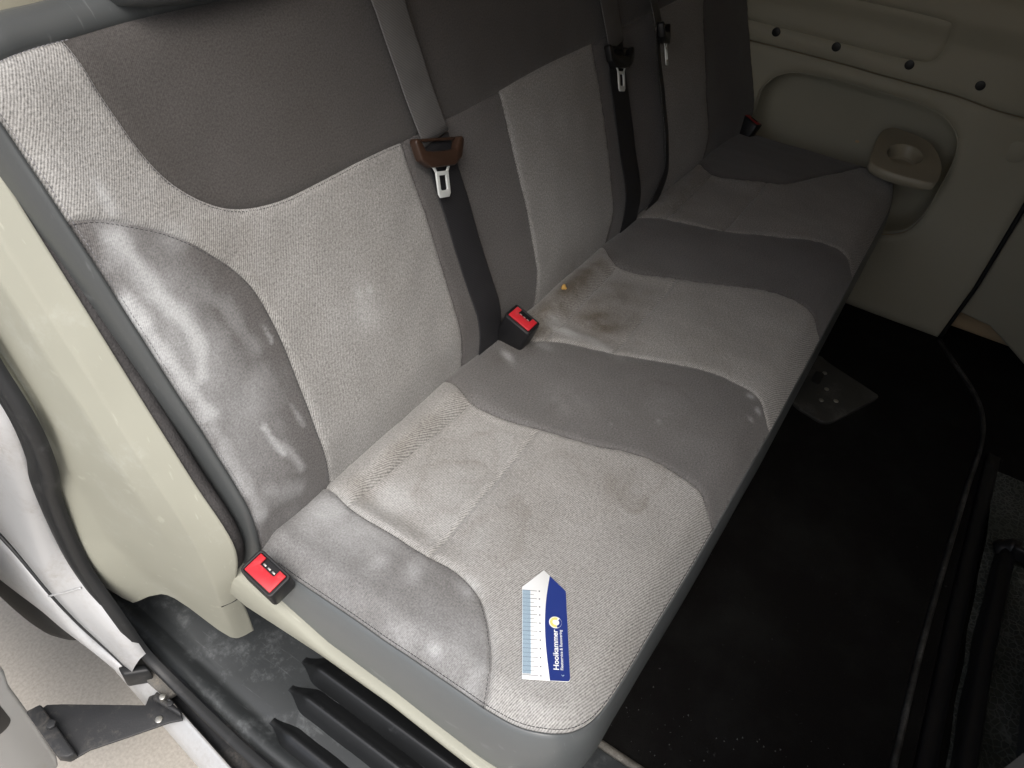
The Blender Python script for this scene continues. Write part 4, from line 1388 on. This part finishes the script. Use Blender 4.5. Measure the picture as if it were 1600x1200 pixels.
# dark liner showing below the wheel arch lip
la = resample(catmull([(-0.125, 0.74, 0.10), (-0.128, 0.60, 0.09), (-0.128, 0.50, 0.075), (-0.127, 0.43, 0.078), (-0.122, 0.36, 0.07)], 0.01), n=24)
lb = resample(catmull([(-0.105, 0.76, -0.18), (-0.11, 0.693, -0.190), (-0.11, 0.627, -0.205), (-0.11, 0.546, -0.177), (-0.11, 0.487, -0.134), (-0.11, 0.430, -0.085), (-0.112, 0.374, -0.026)], 0.01), n=24)
V, F = loft([la, between(la, lb, 0.5, (-0.006, 0, 0)), between(la, lb, 0.9, (-0.003, 0, 0)), lb, lb + np.array([0.006, 0.004, -0.003]), lb + np.array([0.05, 0.05, 0.03])])
link('arch_liner', fix_normals(mesh('arch_liner', V, F)), 'tyre', body, 'black plastic liner below the wheel arch lip')

# ------------------------------------------------------------------ far side trim with niche and cup holder
WX = 1.70
far = thing('side_trim', (WX, -0.3, 0.0), 'beige plastic side wall trim with rounded niche at the far end', 'side trim')


def wallsurf(y, z, h=0.0):
    y = np.asarray(y, float)
    z = np.asarray(z, float)
    x = WX - 0.45 * np.clip(z - 0.697, 0, 0.05) + 0.5 * np.clip(z - 0.79, 0, 1) + 0.0 * y
    x = x + 0.02 * sm(-0.52, -0.68, y) * sm(0.2, 0.6, z)
    x = x + 0.0007 * wob(y, z, 0.3, 8)
    return np.stack([x - h, y, z], 1)


niche = catmull([(-0.004, 0.44), (-0.004, 0.470), (-0.009, 0.500), (-0.034, 0.534), (-0.076, 0.555), (-0.140, 0.561), (-0.228, 0.562), (-0.315, 0.561), (-0.387, 0.557), (-0.434, 0.547), (-0.471, 0.525), (-0.493, 0.495), (-0.503, 0.451),
                 (-0.503, 0.395), (-0.500, 0.324), (-0.490, 0.280), (-0.469, 0.247), (-0.424, 0.226), (-0.36, 0.222), (-0.15, 0.222), (-0.05, 0.24), (-0.012, 0.29), (-0.004, 0.36)], 0.008, closed=True)[:-1]
grv = [(0.32, 0.600), (0.045, 0.600), (-0.155, 0.600), (-0.271, 0.597), (-0.382, 0.595), (-0.451, 0.593), (-0.517, 0.586), (-0.60, 0.582), (-0.672, 0.580)]
g1 = catmull(grv, 0.01)
lowp = join(g1 + np.array([0, -0.0012]), line((-0.672, 0.5788), (-0.680, 0.40), 0.01), line((-0.680, 0.40), (-0.679, 0.17), 0.01), line((-0.679, 0.17), (-0.666, 0.002), 0.01), line((-0.666, 0.002), (0.32, 0.002), 0.01), line((0.32, 0.002), (0.32, 0.5988), 0.01))
panel('lower_panel', [lowp, niche], wallsurf, 'trim', far, 0.012, 0.007, 0.004)
inset = catmull([(0.20, 0.644), (0.06, 0.645), (-0.079, 0.645), (-0.253, 0.643), (-0.333, 0.645), (-0.362, 0.652), (-0.375, 0.672), (-0.377, 0.704), (-0.374, 0.729), (-0.355, 0.740), (-0.213, 0.742), (-0.043, 0.738), (0.20, 0.736)], 0.008)
inset = join(inset, line((0.20, 0.736), (0.20, 0.644), 0.01))
upp = join(g1 + np.array([0, 0.0012]), line((-0.672, 0.5812), (-0.66, 1.02), 0.01), line((-0.66, 1.02), (0.32, 1.02), 0.01), line((0.32, 1.02), (0.32, 0.6012), 0.01))
panel('upper_panel', [upp, inset], wallsurf, 'trim', far, 0.012, 0.006, 0.004)
panel('inset_panel', [inset], lambda y, z, h: wallsurf(y, z, h), 'trim', far, 0.010, 0.006, 0.004)
for hy, hz in ((-0.004, 0.622), (-0.153, 0.622), (-0.323, 0.622), (-0.48, 0.616)):
    hz += 0.012
    x0 = wallsurf([hy], [hz])[0, 0]
    link('clip_hole', cyl((x0 + 0.002, hy, hz), 0.0105, 0.0035, (-1, 0, 0), 20, bev=0.0008), 'black', far)
x0 = wallsurf([-0.612], [0.510])[0, 0]
link('cover_cap', prism(round_rect(0.04, 0.048, 0.018, 6), 0, 0.0025, (np.array([x0 - 0.0002, -0.612, 0.510]), np.array([0, 1.0, 0]), np.array([0, 0, 1.0]), np.array([-1.0, 0, 0])), 0.001), 'trim', far)
# niche bowl
cn = np.array([-0.27, 0.40])
rows = []
for sc, dx in ((1.004, 0.016), (0.990, 0.006), (0.986, 0.030), (0.978, 0.065), (0.955, 0.090), (0.90, 0.104), (0.8, 0.110), (0.5, 0.112), (0.02, 0.113)):
    q = cn + (niche - cn) * sc
    rows.append(np.c_[np.full(len(q), WX + dx), q])
V, F = loft(rows, closed=True)
link('niche', fix_normals(mesh('niche', V, F)), 'trim', far)
# cup holder shelf (slopes a little towards the seat)
cup_o = [(1.603, -0.332), (1.65, -0.326), (1.692, -0.322), (1.730, -0.325), (1.751, -0.344), (1.748, -0.375), (1.745, -0.40), (1.728, -0.437), (1.692, -0.465), (1.645, -0.484), (1.600, -0.486), (1.583, -0.478), (1.577, -0.436), (1.576, -0.385), (1.586, -0.345)]
cc = np.array([1.658, -0.397])
co_ = catmull(cup_o, 0.004, closed=True)[:-1]
ang = np.arctan2(co_[:, 1] - cc[1], co_[:, 0] - cc[0])
zpl = lambda p: 0.44 + 0.25 * (p[:, 0] - 1.6)
rows = []
for kind, k, dz in (('o', 0.55, -0.060), ('o', 0.93, -0.026), ('o', 1.010, -0.017), ('o', 1.03, -0.009), ('o', 1.012, -0.002), ('o', 0.985, 0.0), ('o', 0.80, -0.001), ('c', 0.0405, -0.0005), ('c', 0.0385, -0.003), ('c', 0.037, -0.008), ('c', 0.035, -0.028), ('c', 0.031, -0.032), ('c', 0.001, -0.033)):
    if kind == 'o':
        q = cc + (co_ - cc) * k
        if k == 0.80:
            q = cc + (co_ - cc) * (0.5 + 0.5 * 0.0405 / np.linalg.norm(co_ - cc, axis=1))[:, None]
    else:
        q = cc + np.c_[np.cos(ang), np.sin(ang)] * k
    z = zpl(q) + dz
    if dz < -0.05:
        z = z + 0.02
    rows.append(np.c_[q, z])
V, F = loft(rows, closed=True)
cupo = link('cup_holder', sharp(fix_normals(mesh('cup_holder', V, F)), 30), 'trim2', far, 'brownish cup holder with round recess')
# window rubber above the trim
V, F = tube_vf(catmull([(1.70, 0.3, 0.86), (1.70, -0.30, 0.855), (1.70, -0.50, 0.83), (1.71, -0.62, 0.80), (1.72, -0.72, 0.84)], 0.02), circle_section(0.022, 10))
link('window_rubber', mesh('window_rubber', V, F), 'rubber', far)

fdoor = thing('far_door_trim', (1.75, -0.9, 0.0), 'dark beige lower door lining at the right behind the far trim', 'door lining')
dpl = [(-0.676, 0.078), (-0.764, 0.068), (-0.80, 0.047), (-0.884, -0.004), (-0.95, -0.004), (-1.5, -0.004), (-1.5, 1.1), (-0.676, 1.1)]
link('lining', prism(dpl, 0, 0.03, (np.array([1.765, 0, 0]), np.array([0, 1.0, 0]), np.array([0, 0, 1.0]), np.array([-1.0, 0, 0])), 0.006), 'trim', fdoor)
V, F = tube_vf(resample([(1.716, -0.672, 0.004), (1.716, -0.685, 0.17), (1.716, -0.686, 0.40), (1.716, -0.68, 0.7)], 0.02), circle_section(0.006, 8), up=(0, 1, 0))
link('edge_seal', mesh('edge_seal', V, F), 'rubber', fdoor)

# ------------------------------------------------------------------ floor fittings
plate = thing('anchor_plate', (1.26, -0.48, 0.0), 'dark five-sided anchor cover plate on the carpet under the bench front', 'floor plate')
po = catmull([(1.277, -0.394), (1.391, -0.412), (1.378, -0.457), (1.335, -0.572), (1.325, -0.582), (1.269, -0.560), (1.172, -0.516), (1.150, -0.497), (1.148, -0.478), (1.178, -0.41)], 0.012, closed=True)[:-1]
link('cover', prism([tuple(p) for p in po], 0.001, 0.010, WORLD, 0.002), plastic('plate_grey', (0.045, 0.045, 0.042), 0.45, 500, 0.3, 0.3, (0.16, 0.16, 0.15), 20, 0.5, 0.75), plate)
for px, py in ((1.33, -0.45), (1.27, -0.47), (1.24, -0.50), (1.22, -0.47)):
    link('screw', cyl((px, py, 0.010), 0.006, 0.002), 'bolt', plate)
link('slot_cover', prism(round_rect(0.05, 0.022, 0.006, 3, 1.30, -0.44), 0.010, 0.013, WORLD, 0.001), 'black', plate)

mat_edge = thing('mat_edge_strip', (0.8, -0.79, 0.0), 'long raised grey strip along the right edge of the carpet', 'floor strip')
mp_ = catmull([(1.695, -0.672, 0.002), (1.62, -0.715, 0.003), (1.52, -0.775, 0.003), (1.43, -0.808, 0.003), (1.31, -0.818, 0.004), (1.1, -0.806, 0.004), (0.70, -0.789, 0.004), (0.42, -0.786, 0.004), (0.22, -0.786, 0.004)], 0.02)
V, F = tube_vf(mp_, [(-0.006, -0.005), (0.006, -0.005), (0.004, 0.004), (0.0, 0.006), (-0.004, 0.004)])
link('strip', fix_normals(mesh('strip', V, F)), plastic('mat_edging', (0.024, 0.024, 0.023), 0.55, 300, 0.4, 0.3, (0.2, 0.2, 0.19), 14, 0.45, 0.75), mat_edge)

rail = thing('seat_rail', (0.8, -0.86, 0.0), 'black steel front seat rail at the right edge', 'seat rail')
V, F = tube_vf(resample([(0.30, -0.868, 0.03), (0.70, -0.872, 0.03), (0.96, -0.884, 0.035)], 0.03), [(-0.013, -0.028), (0.013, -0.028), (0.013, 0.012), (0.008, 0.018), (-0.008, 0.018), (-0.013, 0.012)])
link('rail_bar', fix_normals(mesh('rail_bar', V, F)), 'black', rail)
link('rail_cap', lump('rail_cap', (0, 0, 0), (0.03, 0.018, 0.022), 'black', seed=3).data, None, rail).location = (0.965, -0.884, 0.042)
bpy.data.objects.remove(bpy.data.objects['rail_cap'])
V, F = tube_vf(catmull([(0.955, -0.885, 0.055), (0.945, -0.93, 0.06), (0.93, -0.99, 0.06), (0.92, -1.06, 0.06)], 0.01), round_rect(0.012, 0.03, 0.004, 3))
link('cross_bar', fix_normals(mesh('cross_bar', V, F)), 'black', rail)
V, F = tube_vf(resample([(0.24, -0.826, 0.006), (0.8, -0.832, 0.006), (1.28, -0.846, 0.006)], 0.05), [(-0.016, -0.006), (0.016, -0.006), (0.012, 0.006), (-0.012, 0.008)])
link('floor_channel', fix_normals(mesh('floor_channel', V, F)), 'black', rail)
link('side_shield', prism([(0.28, 0.03), (0.78, 0.03), (0.84, 0.10), (0.80, 0.34), (0.28, 0.36)], -0.012, 0.012, (np.array([0, -0.945, 0]), np.array([1.0, 0, 0]), np.array([0, 0, 1.0]), np.array([0, -1.0, 0])), 0.006), plastic('shield_grey', (0.05, 0.055, 0.055), 0.6, 300, 0.2, 0.1), rail)

foam = thing('foam_mat', (0.8, -0.98, 0.0), 'grey-green foam mat with cell pattern beneath the front seat', 'foam mat')
gx, gy = np.meshgrid(np.linspace(0.30, 1.23, 60), np.linspace(-0.852, -1.25, 30), indexing='ij')
zz = 0.010 + 0.004 * wob(gx, gy, 0.2, 4) + 0.012 * np.exp(-((gx - 1.0) / 0.08) ** 2)
V = np.stack([gx, gy, zz], 2).reshape(-1, 3)
F = [(i * 30 + j, i * 30 + j + 1, (i + 1) * 30 + j + 1, (i + 1) * 30 + j) for i in range(59) for j in range(29)]
link('sheet', fix_normals(mesh('sheet', V, F)), 'honey', foam)

# bits of grit on the carpet near the door
gv, gf = [], []
for i in range(90):
    x = 0.235 + abs(random.gauss(0, 0.09))
    y = -0.40 - random.random() * 0.36
    s_ = random.uniform(0.0005, 0.0017)
    k = len(gv)
    a = random.uniform(0, 6.28)
    for q in range(3):
        gv.append((x + s_ * math.cos(a + q * 2.1) * random.uniform(0.6, 1.6), y + s_ * math.sin(a + q * 2.1), 0.0005))
    gv.append((x, y, 0.0008 + s_))
    gf += [(k, k + 1, k + 3), (k + 1, k + 2, k + 3), (k + 2, k, k + 3)]
link('floor_grit', mesh('floor_grit', gv, gf), plastic('pale_grit', (0.11, 0.112, 0.11), 0.8), None, 'pale grit scattered on the black carpet near the sill', 'grit', kind='stuff')
